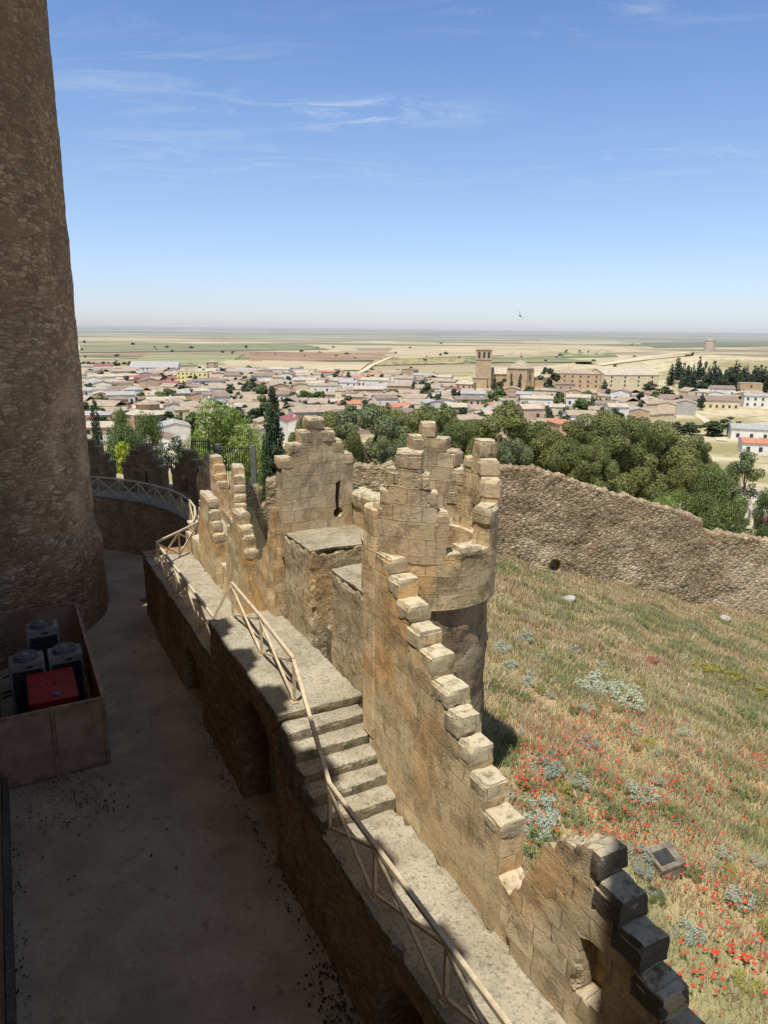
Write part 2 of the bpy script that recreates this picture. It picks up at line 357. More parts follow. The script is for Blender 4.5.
def ground_build(g, b):
    p = g.pos(); x, y = [g.n('ShaderNodeSeparateXYZ', out=i, _0=p) for i in (0, 1)]
    n1 = g.noise(p, .35, 5, .6); n2 = g.noise(p, 2.2, 6, .7); n3 = g.noise(p, 14, 5, .75)
    near = g.ramp(n1, [(.3, S(150, 144, 100)), (.45, S(184, 162, 122)), (.6, S(150, 148, 102)), (.72, S(190, 170, 130))])
    near = g.mix(g.math('MULTIPLY', g.sm(n2, .45, .7), .7), near, S(124, 124, 82)); near = g.mix(g.math('MULTIPLY', g.sm(n3, .5, .7), .5), near, S(92, 84, 58))
    m1 = g.noise(p, .012, 5, .6); m2 = g.noise(p, .12, 5, .7)
    town = g.ramp(m1, [(.35, S(176, 160, 128)), (.5, S(196, 182, 150)), (.62, S(148, 138, 96))])
    town = g.mix(g.math('MULTIPLY', g.sm(m2, .5, .65), .6), town, S(128, 118, 84))
    wv = g.vmath('ADD', g.vmath('MULTIPLY', p, (.0016, .0030, 0)), g.vmath('MULTIPLY', g.noise(p, .0006, 3, out=1), (.9, .9, 0)))
    vo = g.t.nodes.new('ShaderNodeTexVoronoi'); vo.distance = 'MANHATTAN'; g.set(vo.inputs['Vector'], wv); vo.inputs['Scale'].default_value = 1.0; vo.inputs['Randomness'].default_value = .9
    rv = g.n('ShaderNodeSeparateColor', out=0, _0=vo.outputs['Color'])
    fld = g.ramp(rv, [(0, S(178, 164, 132)), (.2, S(154, 140, 112)), (.34, S(116, 120, 86)), (.48, S(188, 176, 144)), (.62, S(146, 124, 102)), (.72, S(164, 150, 120)), (.84, S(102, 110, 78)), (.93, S(174, 160, 130))], 'CONSTANT')
    fld = g.mix(g.math('MULTIPLY', g.sm(g.noise(p, .004, 6, .65), .45, .7), .4), fld, S(150, 140, 100))
    tr = g.n('ShaderNodeTexVoronoi', out=0, Vector=p, Scale=.02); trm = g.math('MULTIPLY', g.sm(tr, .22, .12), g.sm(g.noise(p, .0011, 3), .48, .6))
    fld = g.mix(g.math('MULTIPLY', trm, .75), fld, S(74, 86, 56))
    col = g.mix(g.sm(y, 52, 70), near, town); col = g.mix(g.sm(g.math('ADD', y, g.math('MULTIPLY', m1, 120)), 760, 900), col, fld)
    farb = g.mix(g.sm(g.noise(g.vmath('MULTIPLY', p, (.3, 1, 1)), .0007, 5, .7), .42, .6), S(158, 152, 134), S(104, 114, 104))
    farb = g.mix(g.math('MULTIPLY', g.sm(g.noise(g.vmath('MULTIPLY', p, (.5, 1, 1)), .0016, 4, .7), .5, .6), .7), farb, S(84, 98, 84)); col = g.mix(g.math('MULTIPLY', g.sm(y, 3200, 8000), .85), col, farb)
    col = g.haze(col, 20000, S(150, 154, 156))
    return col, g.bump(g.math('ADD', n2, g.math('MULTIPLY', n3, .5)), .5, .08)
GROUND = mat('dry_ground', ground_build, .97, .05)
tag(mesh_np('ground', V, Q, GROUND, smooth=True), kind='structure')
# farm fields lying on the plain
def field(name, quad, c, rows=None):
    n, mrow = 16, 5; VV = []
    for j in range(mrow+1):
        for i in range(n+1):
            a, b_ = i/n, j/mrow
            x = (quad[0][0]*(1-a)+quad[1][0]*a)*(1-b_)+(quad[3][0]*(1-a)+quad[2][0]*a)*b_; y = (quad[0][1]*(1-a)+quad[1][1]*a)*(1-b_)+(quad[3][1]*(1-a)+quad[2][1]*a)*b_
            p = hit(x, y); VV.append((p.x, p.y, p.z+.9+.3*random.random()))
    QQ = [(j*(n+1)+i, (j+1)*(n+1)+i, (j+1)*(n+1)+i+1, j*(n+1)+i+1) for j in range(mrow) for i in range(n)]
    def bld(g, b):
        p = g.pos(); q = g.noise(p, .006, 6, .65); col = g.mix(g.sm(q, .35, .7), c, tuple(v*.74 for v in c[:3])+(1,)); q2 = g.noise(g.vmath('MULTIPLY', p, (.25, 1, 1)), .012, 5, .6); col = g.mix(g.math('MULTIPLY', g.sm(q2, .5, .62), .45), col, S(176, 160, 122)); sp2 = g.n('ShaderNodeTexVoronoi', out=0, Vector=p, Scale=.012); col = g.mix(g.math('MULTIPLY', g.sm(sp2, .16, .08), .6), col, S(84, 92, 64))
        if rows:
            wv = g.n('ShaderNodeTexVoronoi', out=0, Vector=g.vmath('MULTIPLY', p, (.09, .03, 0)), Scale=1.0)
            col = g.mix(g.math('MULTIPLY', g.sm(wv, .5, .25), .85), col, rows)
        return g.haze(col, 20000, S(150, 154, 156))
    tag(mesh_np(name, VV, QQ, mat(name+'_%d' % len(MATS), bld, .97, .05)), kind='structure')
STRAW, STR2, GREEN, RED, DKG = S(188, 172, 138), S(170, 156, 124), S(128, 130, 98), S(148, 118, 98), S(76, 88, 58)
for nm, q, c, r in [
    ('field', [(395, 347), (600, 346), (660, 352), (380, 359)], STRAW, None),
    ('field', [(520, 349), (612, 350), (600, 356), (500, 358)], STR2, None),
    ('field', [(250, 352), (400, 353), (398, 361), (250, 362)], RED, None),
    ('field', [(80, 345), (300, 343), (330, 350), (80, 353)], GREEN, None),
    ('field', [(150, 354), (245, 354), (225, 366), (120, 367)], S(142, 144, 104), None),
    ('field', [(205, 360), (370, 363), (360, 371), (195, 369)], STRAW, None),
    ('field', [(375, 358), (470, 358), (462, 364), (372, 366)], S(170, 156, 112), DKG),
    ('field', [(560, 353), (612, 352), (618, 357), (556, 358)], S(120, 130, 88), DKG),
    ('field', [(470, 357), (560, 358), (600, 363), (470, 363)], S(126, 132, 92), None),
    ('field', [(640, 343), (790, 341), (790, 346), (655, 348)], S(112, 118, 90), S(76, 86, 64)),
    ('field', [(80, 368), (140, 366), (130, 373), (80, 374)], S(190, 156, 112), None)]: field(nm, q, c, r)
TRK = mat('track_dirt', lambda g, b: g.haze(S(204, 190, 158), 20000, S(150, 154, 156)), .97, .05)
for nm_, pts_, w_ in (('track', [(360, 374), (372, 366), (392, 357)], 7), ('track', [(600, 366), (650, 358), (700, 352), (766, 349)], 8), ('track', [(84, 360), (180, 357), (300, 358), (420, 355)], 9), ('road', [(690, 412), (705, 420), (716, 430), (722, 442)], 4)):
    VV = []; L_ = []
    for (a, b) in zip(pts_, pts_[1:]):
        for k in range(14): L_.append(hit(a[0]+(b[0]-a[0])*k/14, a[1]+(b[1]-a[1])*k/14))
    for i, p in enumerate(L_):
        d_ = (L_[min(i+1, len(L_)-1)]-L_[max(i-1, 0)]); d_.z = 0; d_.normalize(); o_ = Vector((-d_.y, d_.x, 0))*w_/2
        for sg in (-1, 1): q = p+o_*sg; VV.append((q.x, q.y, h1(q.x, q.y)+(1.5 if q.y > 600 else .25)))
    tag(mesh_np(nm_, VV, [(2*i, 2*i+1, 2*i+3, 2*i+2) for i in range(len(L_)-1)], TRK), kind='structure')
# ---------------------------------------------------------------- castle: curtain wall with wall walk
def court_z(): return 0
cw = cthing('curtain_wall', 'sandstone curtain wall with wall walk, steps and stepped merlons above the dark courtyard', 'castle wall', 4.15, 12, 0)
def arch(s0, s1, zs, n=9):   # opening outline from the ground up and over, going from s1 to s0
    c = (s0+s1)/2; r = (s1-s0)/2
    return [(s1, -1.2), (s1, zs)]+[(c+r*math.cos(PI*k/n), zs+r*.95*math.sin(PI*k/n)) for k in range(1, n)]+[(s0, zs), (s0, -1.2)]
A1 = arch(12.35, 14.75, 1.95); A2 = arch(18.6, 20.8, .85); A3 = arch(5.6, 7.8, .9)
def rev(a): return a[::-1]
poly = [(-1, -1.2)]+rev(A3)+rev(A1)+rev(A2)+[(25.3, -1.2), (25.3, 2.62), (17.25, 2.62), (17.25, 3.58), (12.1, 3.58), (12.1, 2.38), (-1, 2.38)]
MB().prism(poly, 4.15, 5.3).build('wall_face', COURTW, cw, cell=.3, amp=.035, freq=2.4, rub=.012)
MB().box(5.28, 5.9, -1, 25.6, -1.2, 2.35).build('wall_core', COURTW, cw)
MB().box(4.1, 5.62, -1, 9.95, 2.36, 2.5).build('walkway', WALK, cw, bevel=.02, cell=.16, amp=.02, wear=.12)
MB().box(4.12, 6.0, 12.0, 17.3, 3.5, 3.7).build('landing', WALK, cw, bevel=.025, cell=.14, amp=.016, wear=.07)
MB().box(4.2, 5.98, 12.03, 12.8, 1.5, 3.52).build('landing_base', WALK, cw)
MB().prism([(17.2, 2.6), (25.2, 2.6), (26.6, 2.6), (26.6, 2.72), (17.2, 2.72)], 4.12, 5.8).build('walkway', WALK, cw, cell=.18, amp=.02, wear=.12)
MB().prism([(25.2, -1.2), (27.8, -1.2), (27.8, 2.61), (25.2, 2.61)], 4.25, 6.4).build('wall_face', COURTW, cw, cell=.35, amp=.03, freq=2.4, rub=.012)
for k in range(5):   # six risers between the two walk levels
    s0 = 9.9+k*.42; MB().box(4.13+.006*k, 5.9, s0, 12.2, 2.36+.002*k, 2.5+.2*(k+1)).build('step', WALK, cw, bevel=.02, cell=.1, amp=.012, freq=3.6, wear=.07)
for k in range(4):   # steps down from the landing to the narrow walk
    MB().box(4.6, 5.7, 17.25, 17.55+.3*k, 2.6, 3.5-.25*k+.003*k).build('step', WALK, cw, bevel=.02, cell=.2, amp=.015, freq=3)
def coping(s, parent, x0, x1, y0, y1, z0, z1, frame=None, mt=None, chip=.028):
    mb = MB(); c = chip; d = random.uniform(-.012, .012); y0 += random.uniform(-.035, .03); z1 += random.uniform(-.045, .03); zb = z1-.10
    x0 += random.uniform(-.012, .01); x1 += random.uniform(-.01, .012)
    b = mb.bm; lo = [(x0, y0), (x1, y0), (x1, y1), (x0, y1)]; hi = [(x0+c*random.uniform(1, 2.6), y0+c*.4), (x1-c*.9, y0+c*.4), (x1-c*.9, y1), (x0+c*1.2, y1)]
    va = [b.verts.new((*p, z0)) for p in lo]; vb = [b.verts.new((*p, zb+c*.7)) for p in lo]; vc = [b.verts.new((*p, z1)) for p in hi]
    for A, B in ((va, vb), (vb, vc)):
        for k in range(4): b.faces.new([A[k], A[(k+1) % 4], B[(k+1) % 4], B[k]])
    b.faces.new(va[::-1]); b.faces.new(vc)
    return mb.build('coping_block', mt or COPE, parent, bevel=.008, cell=.075, amp=.006, freq=6, frame=frame, wear=.05)
# the long parapet that comes down in steps beside the stair
BST = [(10.36, 7.2), (10.02, 6.86), (9.62, 6.56), (9.2, 6.24), (8.8, 6.0), (8.33, 5.64), (7.97, 5.31), (7.6, 5.0), (7.18, 4.67), (6.78, 4.32)]
poly = [(11.1, 1.0), (11.1, 7.12)]; prev = 11.1
for s0, z in BST: poly += [(prev, z-.06), (s0, z-.06)]; prev = s0
poly = poly[:1]+poly[2:]
poly += [(6.78, 3.45), (6.5, 3.36), (6.5, 1.0)]
ragtop = lambda q: Vector((0, 0, noise.noise(q*6)*.09-.02)) if (4.95 < q.y < 6.78 and q.z > 3.3) else Vector((0, 0, 0))
skew = lambda c: Vector((c.x+.05+(c.y-6.5)*.03, c.y, c.z))
par = MB().prism(poly, 5.5, 5.93).build('parapet', ASH, cw, cell=.11, amp=.014, freq=3, wear=.035, frame=skew)
polya = [(6.5, 1.0), (6.5, 3.4), (6.25, 3.75), (6.0, 4.35), (5.85, 4.7), (5.55, 4.95), (5.1, 5.22), (4.9, 5.2), (4.87, 4.88), (4.54, 4.85), (4.54, 4.55), (4.2, 4.52), (4.2, 4.22), (3.86, 4.2), (3.86, 3.9), (3.5, 3.88), (3.5, 3.5), (2.6, 3.4), (-1, 3.4), (-1, 1.0)]
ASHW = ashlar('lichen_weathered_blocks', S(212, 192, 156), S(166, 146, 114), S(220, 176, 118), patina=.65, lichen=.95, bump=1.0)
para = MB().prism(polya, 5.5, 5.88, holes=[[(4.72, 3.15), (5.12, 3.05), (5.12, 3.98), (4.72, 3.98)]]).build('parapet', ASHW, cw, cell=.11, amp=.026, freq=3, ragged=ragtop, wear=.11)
prev = 10.95
for s0, z in BST:
    coping(0, par, 5.49, 5.94, s0-.015, min(prev, s0+.62)+.02, z-.31, z, skew, COPE); prev = s0
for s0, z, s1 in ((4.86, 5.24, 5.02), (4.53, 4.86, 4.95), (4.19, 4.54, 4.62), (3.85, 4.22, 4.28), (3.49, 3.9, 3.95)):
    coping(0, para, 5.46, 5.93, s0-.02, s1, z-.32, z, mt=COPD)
MB().box(5.83, 5.95, 4.6, 5.2, 2.9, 4.1).build('loophole_back', ASH, para, cell=.15, amp=.01)
# turret ---------------------------------------------------------------
TT, TS, TR = 7.0, 11.2, 1.28
tu = cthing('turret', 'round corbelled sandstone turret crowned with stepped merlons beside the wall walk', 'turret', TT, TS, 1.5)
def ringframe(t0, s0, R, a0=0):
    def f(c):
        r = R-c.x; a = a0+c.y/R; return Vector((t0+r*math.cos(a), s0+r*math.sin(a), c.z))
    return f
L = 2*PI*TR
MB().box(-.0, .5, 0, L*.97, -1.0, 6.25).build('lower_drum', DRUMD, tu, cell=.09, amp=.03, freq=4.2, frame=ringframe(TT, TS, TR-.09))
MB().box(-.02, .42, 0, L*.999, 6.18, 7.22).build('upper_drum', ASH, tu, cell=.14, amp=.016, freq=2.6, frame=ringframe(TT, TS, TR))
MB().disc((TT, TS), TR-.2, TR-.2, 6.3, 6.42, 24).build('platform', WALK, tu, amp=.01)
def merlon(root, frame, levels, z0, th, mt=ASH, slot=None, cell=.14, x0=0.0, skip=(), cmt=None, uneven=True):
    """levels: (left half width, right half width, top z) from the widest up"""
    L_ = [(-levels[0][0], z0)]; R_ = [(levels[0][1], z0)]
    for k, (a, b, z) in enumerate(levels):
        L_ += [(-a, z)]; R_ += [(b, z)]
        if k+1 < len(levels): L_ += [(-levels[k+1][0], z)]; R_ += [(levels[k+1][1], z)]
    poly = L_+R_[::-1]; holes = []
    if slot:
        sx, sz0, sz1 = slot; w = .06
        holes = [[(sx-w, sz0+.17), (sx-w, sz1), (sx+w, sz1), (sx+w, sz0+.17)]+[(sx+.13*math.cos(t), sz0+.06+.13*math.sin(t)) for t in (rad(40), 0, rad(-45), rad(-90), rad(-135), PI, rad(140))]]
    mo = MB().prism([(p[0], p[1]-(.05 if p[1] > z0 else 0)) for p in poly], x0, x0+th, holes=holes).build('merlon', mt, root, cell=cell*.8, amp=.012, freq=3, frame=frame, wear=.05)
    for k, (a, b, z) in enumerate(levels):
        nx_ = levels[k+1] if k+1 < len(levels) else None; h = .3
        segs = [(-a, -nx_[0]+.06), (nx_[1]-.06, b)] if nx_ else [(-a, b)]
        for (u0, u1) in segs:
            if u1-u0 < .1: continue
            if nx_ and u0 > 0: fr = (lambda c, ff=frame: ff(Vector((c.x, -c.y, c.z)))); coping(0, mo, x0-.008, x0+th+.008, -u1-.02, -u0, z-h, z, fr, cmt)
            else: coping(0, mo, x0-.008, x0+th+.008, u0-.02, u1, z-h, z, frame, cmt)
    return mo
def tm(adeg, levels, z0=7.05, slot=None, mt=ASH): merlon(tu, ringframe(TT, TS, TR+.03, rad(adeg)), levels, z0, .36, mt, slot, cmt=ASHL)
tm(221, [(.78, .72, 8.02), (.58, .54, 8.36), (.39, .38, 8.7), (.24, .23, 9.04)], mt=ASHL)
tm(352, [(1.3, 1.02, 7.95), (.85, .76, 8.35), (.48, .5, 8.7), (.2, .2, 9.02)], slot=(0, 7.2, 7.75))
tm(62, [(1.0, .9, 8.4), (.74, .66, 8.7), (.5, .42, 9.0), (.18, .17, 9.28)], mt=ASHL)
for a in (275, 125, 160, 190):    # sloped sill stones in the gaps
    coping(0, tu, .0, .4, -.24, .24, 7.1, 7.32, ringframe(TT, TS, TR+.03, rad(a)))
MB().box(5.66, 6.1, 10.88, 11.4, 3.3, 7.95).build('flank_wall', ASH, tu, cell=.16, amp=.014, bevel=.05)
# guard platform -------------------------------------------------------
gp = cthing('guard_platform', 'two flat topped stone blocks at the landing between the turret and keyhole merlon', 'stone platform', 6, 14.5, 3.5)
MB().box(5.97, 8.3, 14.72, 16.5, 1.2, 6.0).build('platform_block', DRUM, gp, bevel=.03, cell=.12, amp=.035, freq=3, wear=.14)
MB().box(5.99, 8.25, 14.75, 16.45, 5.99, 6.04).build('platform_top', ROOFGRIT, gp, cell=.2, amp=.03, freq=2.2)
MB().box(6.0, 7.9, 11.05, 13.68, 1.2, 5.88).build('platform_block', DRUM, gp, bevel=.03, cell=.12, amp=.04, freq=3, wear=.14)
MB().box(6.0, 7.85, 11.1, 13.62, 5.87, 5.93).build('platform_top', ROOFGRIT, gp, cell=.2, amp=.03, freq=2.2)
MB().box(6.35, 7.9, 13.6, 14.8, 1.2, 4.1).build('recess_step', WALK, gp, bevel=.06, cell=.2, amp=.03)
MB().box(7.9, 8.35, 11.6, 16.9, 1.0, 6.72).build('low_parapet', DRUM, gp, cell=.2, amp=.025)
for k in range(5): coping(0, gp, 7.84, 8.42, 12.1+k*.95, 13.03+k*.95, 6.6, 6.98)
km = cthing('keyhole_merlon', 'tall stepped stone merlon with a keyhole loop at the back of the flat platform', 'merlon', 6.9, 16.5, 6)
fr = lambda c: Vector((6.9+c.y, 16.42+c.x, c.z))
merlon(km, fr, [(.96, 1.0, 8.0), (.70, .72, 8.32), (.42, .45, 8.62), (.19, .18, 8.95)], 5.4, .46, ASHL, slot=(.56, 6.36, 7.22), cell=.15, cmt=ASHL)
MB().box(7.2, 7.75, 16.84, 16.9, 6.2, 7.4).build('loop_back', IRON, km)
ew = cthing('ruined_parapet', 'tall worn ochre parapet falling away raggedly beside the keyhole merlon', 'parapet', 5.8, 17, 2.7)
rg = lambda q: Vector((0, 0, noise.noise(q*5)*.12)) if q.z > 4.0 else Vector((0, 0, 0))
MB().prism([(16.72, 1.0), (16.72, 6.7), (16.85, 6.55), (16.95, 6.3), (17.1, 5.75), (17.5, 5.4), (17.8, 5.0), (18.2, 4.75), (18.5, 4.3), (18.95, 4.05), (19.4, 3.7), (19.4, 1.0)], 5.75, 6.15).build('parapet', ASH, ew, cell=.14, amp=.03, freq=2.6, ragged=rg)
# merlons along the narrow walk
nm = cthing('narrow_parapet', 'row of stepped ochre merlons along the narrow sunlit walk', 'parapet', 5.9, 21, 2.7)
MB().box(5.68, 6.1, 18.7, 21.6, 1.0, 3.7).build('sill_wall', ASH, nm, cell=.2, amp=.02)
fr4 = lambda c: Vector((5.66+c.x, 19.7+c.y, c.z))
merlon(nm, fr4, [(.95, 1.3, 4.99), (.75, 1.0, 5.3), (.55, .7, 5.6), (.3, .36, 5.9)], 2.6, .36, ASH, cmt=ASHL)
def lineframe(t0, s0, t1, s1):
    a = Vector((t0, s0, 0)); d = (Vector((t1, s1, 0))-a).normalized(); n = Vector((d.y, -d.x, 0))
    return lambda c: a+d*c.y+n*c.x+Vector((0, 0, c.z))
merlon(nm, lineframe(5.8, 24.1, 5.93, 26.1), [(1.75, 1.3, 4.5), (1.5, 1.05, 4.85), (1.25, .8, 5.18), (.95, .55, 5.52)], 1.0, .36, ASH, cmt=ASHL)
MB().prism([(21.5, 1), (27.5, 1), (27.5, 3.3), (21.5, 3.55)], 5.86, 6.25).build('sill_wall', ASH, nm, cell=.25, amp=.02)
# the bastion around the tower ------------------------------------------
def CL(p): return Vector((p.dot(CN), p.dot(CU), p.z))
tcl = CL(TC); TT2, TS2 = tcl.x, tcl.y
bz = cthing('round_bastion', 'curved stone bastion with dark stepped merlons circling the great tower', 'bastion', TT2, TS2, 0)
def wframe(R, adeg): return ringframe(TT2, TS2, R, rad(adeg)-CA)
def arcbox(R0, R1, a0, a1, z0, z1): return MB().box(0, R1-R0, 0, rad(a1-a0)*R1, z0, z1), wframe(R1, a0)
mb, fr = arcbox(9.9, 11.6, 4, 112, -1, 2.72); mb.build('wall_face', COURTW, bz, cell=.33, amp=.03, freq=2.4, rub=.012, frame=fr)
mb, fr = arcbox(9.84, 11.5, 4, 112, 2.71, 2.8); mb.build('walkway', WALK, bz, cell=.4, amp=.012, frame=fr)
mb, fr = arcbox(11.3, 11.75, -2, 112, .5, 3.25); mb.build('sill_wall', RUB, bz, cell=.3, amp=.02, frame=fr)
DKM = ashlar('shaded_merlon_stone', S(150, 128, 98), S(120, 98, 74), S(150, 118, 80), .4, .26, .4, .8, .9, .3)  # darker copy of the block stone, the tower's shade put into its colour
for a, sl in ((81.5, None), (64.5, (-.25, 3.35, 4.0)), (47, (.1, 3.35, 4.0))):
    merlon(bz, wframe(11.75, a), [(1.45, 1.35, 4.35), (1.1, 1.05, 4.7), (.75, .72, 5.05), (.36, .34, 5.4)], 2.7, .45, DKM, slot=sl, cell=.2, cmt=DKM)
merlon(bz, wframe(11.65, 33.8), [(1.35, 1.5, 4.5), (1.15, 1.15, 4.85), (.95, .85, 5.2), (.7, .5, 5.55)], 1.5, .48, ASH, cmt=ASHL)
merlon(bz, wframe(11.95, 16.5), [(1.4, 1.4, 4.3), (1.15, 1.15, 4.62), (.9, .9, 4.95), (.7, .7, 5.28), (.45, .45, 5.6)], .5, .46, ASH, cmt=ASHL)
# great round tower -------------------------------------------------------
gt = thing('round_tower', 'huge round stone tower with a flared foot rising out of the picture', 'tower', TC)
def tower_r(z): 
    return 5.98+(.24*(1-smooth01((z-2.6)/.9)) if z < 3.7 else 0)+max(0, 1.0-z)*.04
na, nz = 330, 300; a = np.linspace(0, 2*PI, na+1); zz = np.concatenate([np.linspace(-.5, 12, 190), np.linspace(12.1, 31, nz-190)])
VV, UV = [], []
for z in zz:
    r0 = float(tower_r(z))
    for th in a:
        q = Vector((math.cos(th)*r0, math.sin(th)*r0, z))
        d = noise.noise(q*.9)*.04+noise.noise(q*4)*.015
        dd, _ = noise.voronoi(Vector((q.x, q.y, q.z*1.6))*3.1); d += min(.25, dd[1]-dd[0])*.02+noise.noise(q*9)*.025
        VV.append(((r0+d)*math.cos(th), (r0+d)*math.sin(th), z)); UV.append((th*5.6, z))
QQ = [(j*(na+1)+i, j*(na+1)+i+1, (j+1)*(na+1)+i+1, (j+1)*(na+1)+i) for j in range(nz-1) for i in range(na)]
mesh_np('tower_shaft', VV, QQ, TOWM, gt, smooth=True, uv=UV)
MB().disc((0, 0), 5.8, 5.8, 30.7, 31, 48).build('tower_top', WALK, gt)
# castle palace: keeps the courtyard in shade, with battlements along its top
pal = cthing('palace', 'high castle palace front with battlements on the left of the courtyard', 'castle building', -1, 12, 0)
MB().box(-11, -1.0, -14, 24.0, -1, 20.1).build('wall', COURTW, pal)
MB().box(-11.5, -1.9, -15, -6, -1, 28).build('keep_wall', COURTW, pal); MB().box(-1.12, -.9, -15, -.16, -1, 28).build('buttress', COURTW, pal)  # second box: unseen thin slab, added to cast the near merlon's upright shadow edge
MB().box(-.985, -.86, -2, 18.5, -.2, .35).build('plinth', GRAV, pal, cell=.4, amp=.01)
for k in range(-2, 11):
    c = 4.5+k*2.05
    if c < 23 and c > 1.2: merlon(pal, lineframe(-1.4, c, -1.4, c+1), [(.55, .55, 21.0), (.34, .34, 21.6)], 20.0, .4, ASH, cell=.6, cmt=ASH)
# courtyard
cg = bpy.data.objects
def court_build(g, b):
    p = g.pos(); a = g.noise(p, .4, 6, .65); f = g.noise(p, 20, 4, .75); m = g.noise(p, 2.2, 6, .7)
    col = g.mix(g.sm(a, .35, .65), S(194, 170, 136), S(164, 142, 112)); col = g.mix(g.math('MULTIPLY', g.sm(m, .58, .72), .7), col, S(196, 182, 158))
    col = g.mix(g.math('MULTIPLY', g.sm(m, .42, .3), .6), col, S(104, 92, 76)); col = g.mix(g.math('MULTIPLY', g.sm(f, .52, .7), .5), col, S(88, 78, 64))
    return col, g.bump(g.math('ADD', f, m), .5, .03)
CRT = mat('courtyard_floor', court_build, .97, .05)
xs = np.linspace(-30, 6, 91); ys = np.linspace(-4, 42, 116); X, Y = np.meshgrid(xs, ys)
Z = .03*np.sin(X*1.3+Y*.4)*np.sin(Y*.8)+.015*np.sin(X*3.1-Y*2); I = np.arange(X.size).reshape(X.shape)
t_ = .881*X+.473*Y; s_ = -.473*X+.881*Y; keep = (t_ < 5.6) & ((s_ < 26) | (np.hypot(X-TC.x, Y-TC.y) < 11.2))
Q = np.stack([I[:-1, :-1], I[:-1, 1:], I[1:, 1:], I[1:, :-1]], -1)[keep[:-1, :-1]].reshape(-1, 4)
tag(mesh_np('courtyard_ground', np.stack([X, Y, Z], -1).reshape(-1, 3), Q, CRT, smooth=True), kind='structure')
# leaf litter
LIT = plain('leaf_litter', S(66, 58, 46), S(44, 38, 30), 20, bump=0)
pts = []
for (t0, t1, s0, s1, n) in ((3.75, 4.15, 8, 19, 260), (3.4, 4.1, 8, 9.6, 160), (-.9, 1.9, 15.6, 17.7, 240), (-.9, 4, 5, 24, 50), (-1, -.6, 8, 17, 120)):
    for _ in range(n): pts.append((random.triangular(t0, t1, t1 if t0 > 3 else (t0+t1)/2), random.uniform(s0, s1)))
VV, QQ = [], []
for t, s in pts:
    c = W(t, s, .035+random.random()*.02); r = random.uniform(.012, .038); a = random.random()*6; k = len(VV)
    for j in range(4): VV.append((c.x+r*math.cos(a+j*PI/2)*(1 if j % 2 else .6), c.y+r*math.sin(a+j*PI/2), c.z+random.random()*.02))
    QQ.append((k, k+1, k+2, k+3))
tag(mesh_np('leaf_litter', VV, QQ, LIT), kind='stuff')
dc = []
for i, (px, py, lab) in enumerate(((148, 600, 'dark oval drain cover in the courtyard near the foot of the round tower'),)):
    r = ray(px, py); p = Vector((0, 0, CAMZ))+r*(-CAMZ/r.z); e = thing('drain_cover', lab, 'drain cover', (p.x, p.y, .03), 0, 'drain covers')
    MB().disc((0, 0), .27, .26, -.02, .004, 20).build('cover_plate', GRAV, e); MB().disc((0, 0), .30, .30, -.04, -.002, 20).build('rim', LIT, e)
# ---------------------------------------------------------------- railings
def railing(name_label, pts_foot, hgt=.95, brace=True, base=None, posts=None, rooted=None):
    """pts_foot: list of (t, s, z) post feet"""
    b = pts_foot[0] if base is None else base
    e = cthing('railing', name_label, 'railing', *b, group='metal railings along the wall walk')
    mb = MB()
    for p, q in zip(pts_foot, pts_foot[1:]):
        mb.bar((p[0], p[1], p[2]+hgt), (q[0], q[1], q[2]+hgt), .068)
    mb.build('top_rail', RAILM, e)
    for k, p in enumerate(pts_foot):
        if posts is None or k in posts: MB().bar((p[0], p[1], p[2]-.02), (p[0], p[1], p[2]+hgt), .058).box(p[0]-.07, p[0]+.07, p[1]-.07, p[1]+.07, p[2]-.005, p[2]+.018).build('post', RAILM, e)
    for k, (p, q) in enumerate(zip(pts_foot, pts_foot[1:])):
        if brace is True or k in brace:
            o = (q[0]-p[0], q[1]-p[1]); l = math.hypot(*o); n_ = (-o[1]/l*.018, o[0]/l*.018)
            MB().bar((p[0]+n_[0], p[1]+n_[1], p[2]+.06), (q[0]+n_[0], q[1]+n_[1], q[2]+hgt-.06), .048).build('brace', RAILM, e)
            MB().bar((p[0]-n_[0], p[1]-n_[1], p[2]+hgt-.06), (q[0]-n_[0], q[1]-n_[1], q[2]+.06), .048).build('brace', RAILM, e)
    return e
railing('pale metal railing with crossed braces along the lower wall walk, climbing beside the stone steps', [(4.28, s, 2.5) for s in (.5, 2.3, 4.2, 6.14, 8.14, 9.86)]+[(4.58, 12.28, 3.7)], brace=(0, 1, 2, 3, 4), posts=(0, 1, 2, 3, 4, 5))
railing('pale metal railing with crossed braces around the landing above the dark archway', [(4.6, 12.32, 3.7), (4.71, 14.7, 3.7), (4.77, 17.2, 3.7), (4.32, 17.45, 2.72)], brace=(0, 1))
railing('pale metal railing on the edge of the narrow sunlit walk', [(4.32, 17.5+k*1.53, 2.72) for k in range(6)], brace=True)
railing('short pale metal railing turning the corner at the end of the narrow walk', [(4.34, 25.2, 2.72), (5.3, 26.05, 2.76), (6.25, 26.95, 2.8)], brace=True)
ra = [(TT2+9.93*math.cos(rad(a)-CA), TS2+9.93*math.sin(rad(a)-CA), 2.8) for a in [5+k*7.6 for k in range(15)]]
railing('long curved railing with crossed braces on the bastion around the round tower', ra, brace=True, hgt=.98)
MB_p = cthing('gate_pillar', 'pale square stone pillar behind the corner of the curved railing', 'pillar', 6.2, 27.3, 2.7)
MB().box(6.0, 6.35, 27.2, 27.6, 1.5, 3.6).build('shaft', COPE, MB_p, bevel=.02, cell=.2, amp=.012); MB().box(5.97, 6.38, 27.17, 27.63, 3.58, 3.7).build('cap', COPE, MB_p, bevel=.02)
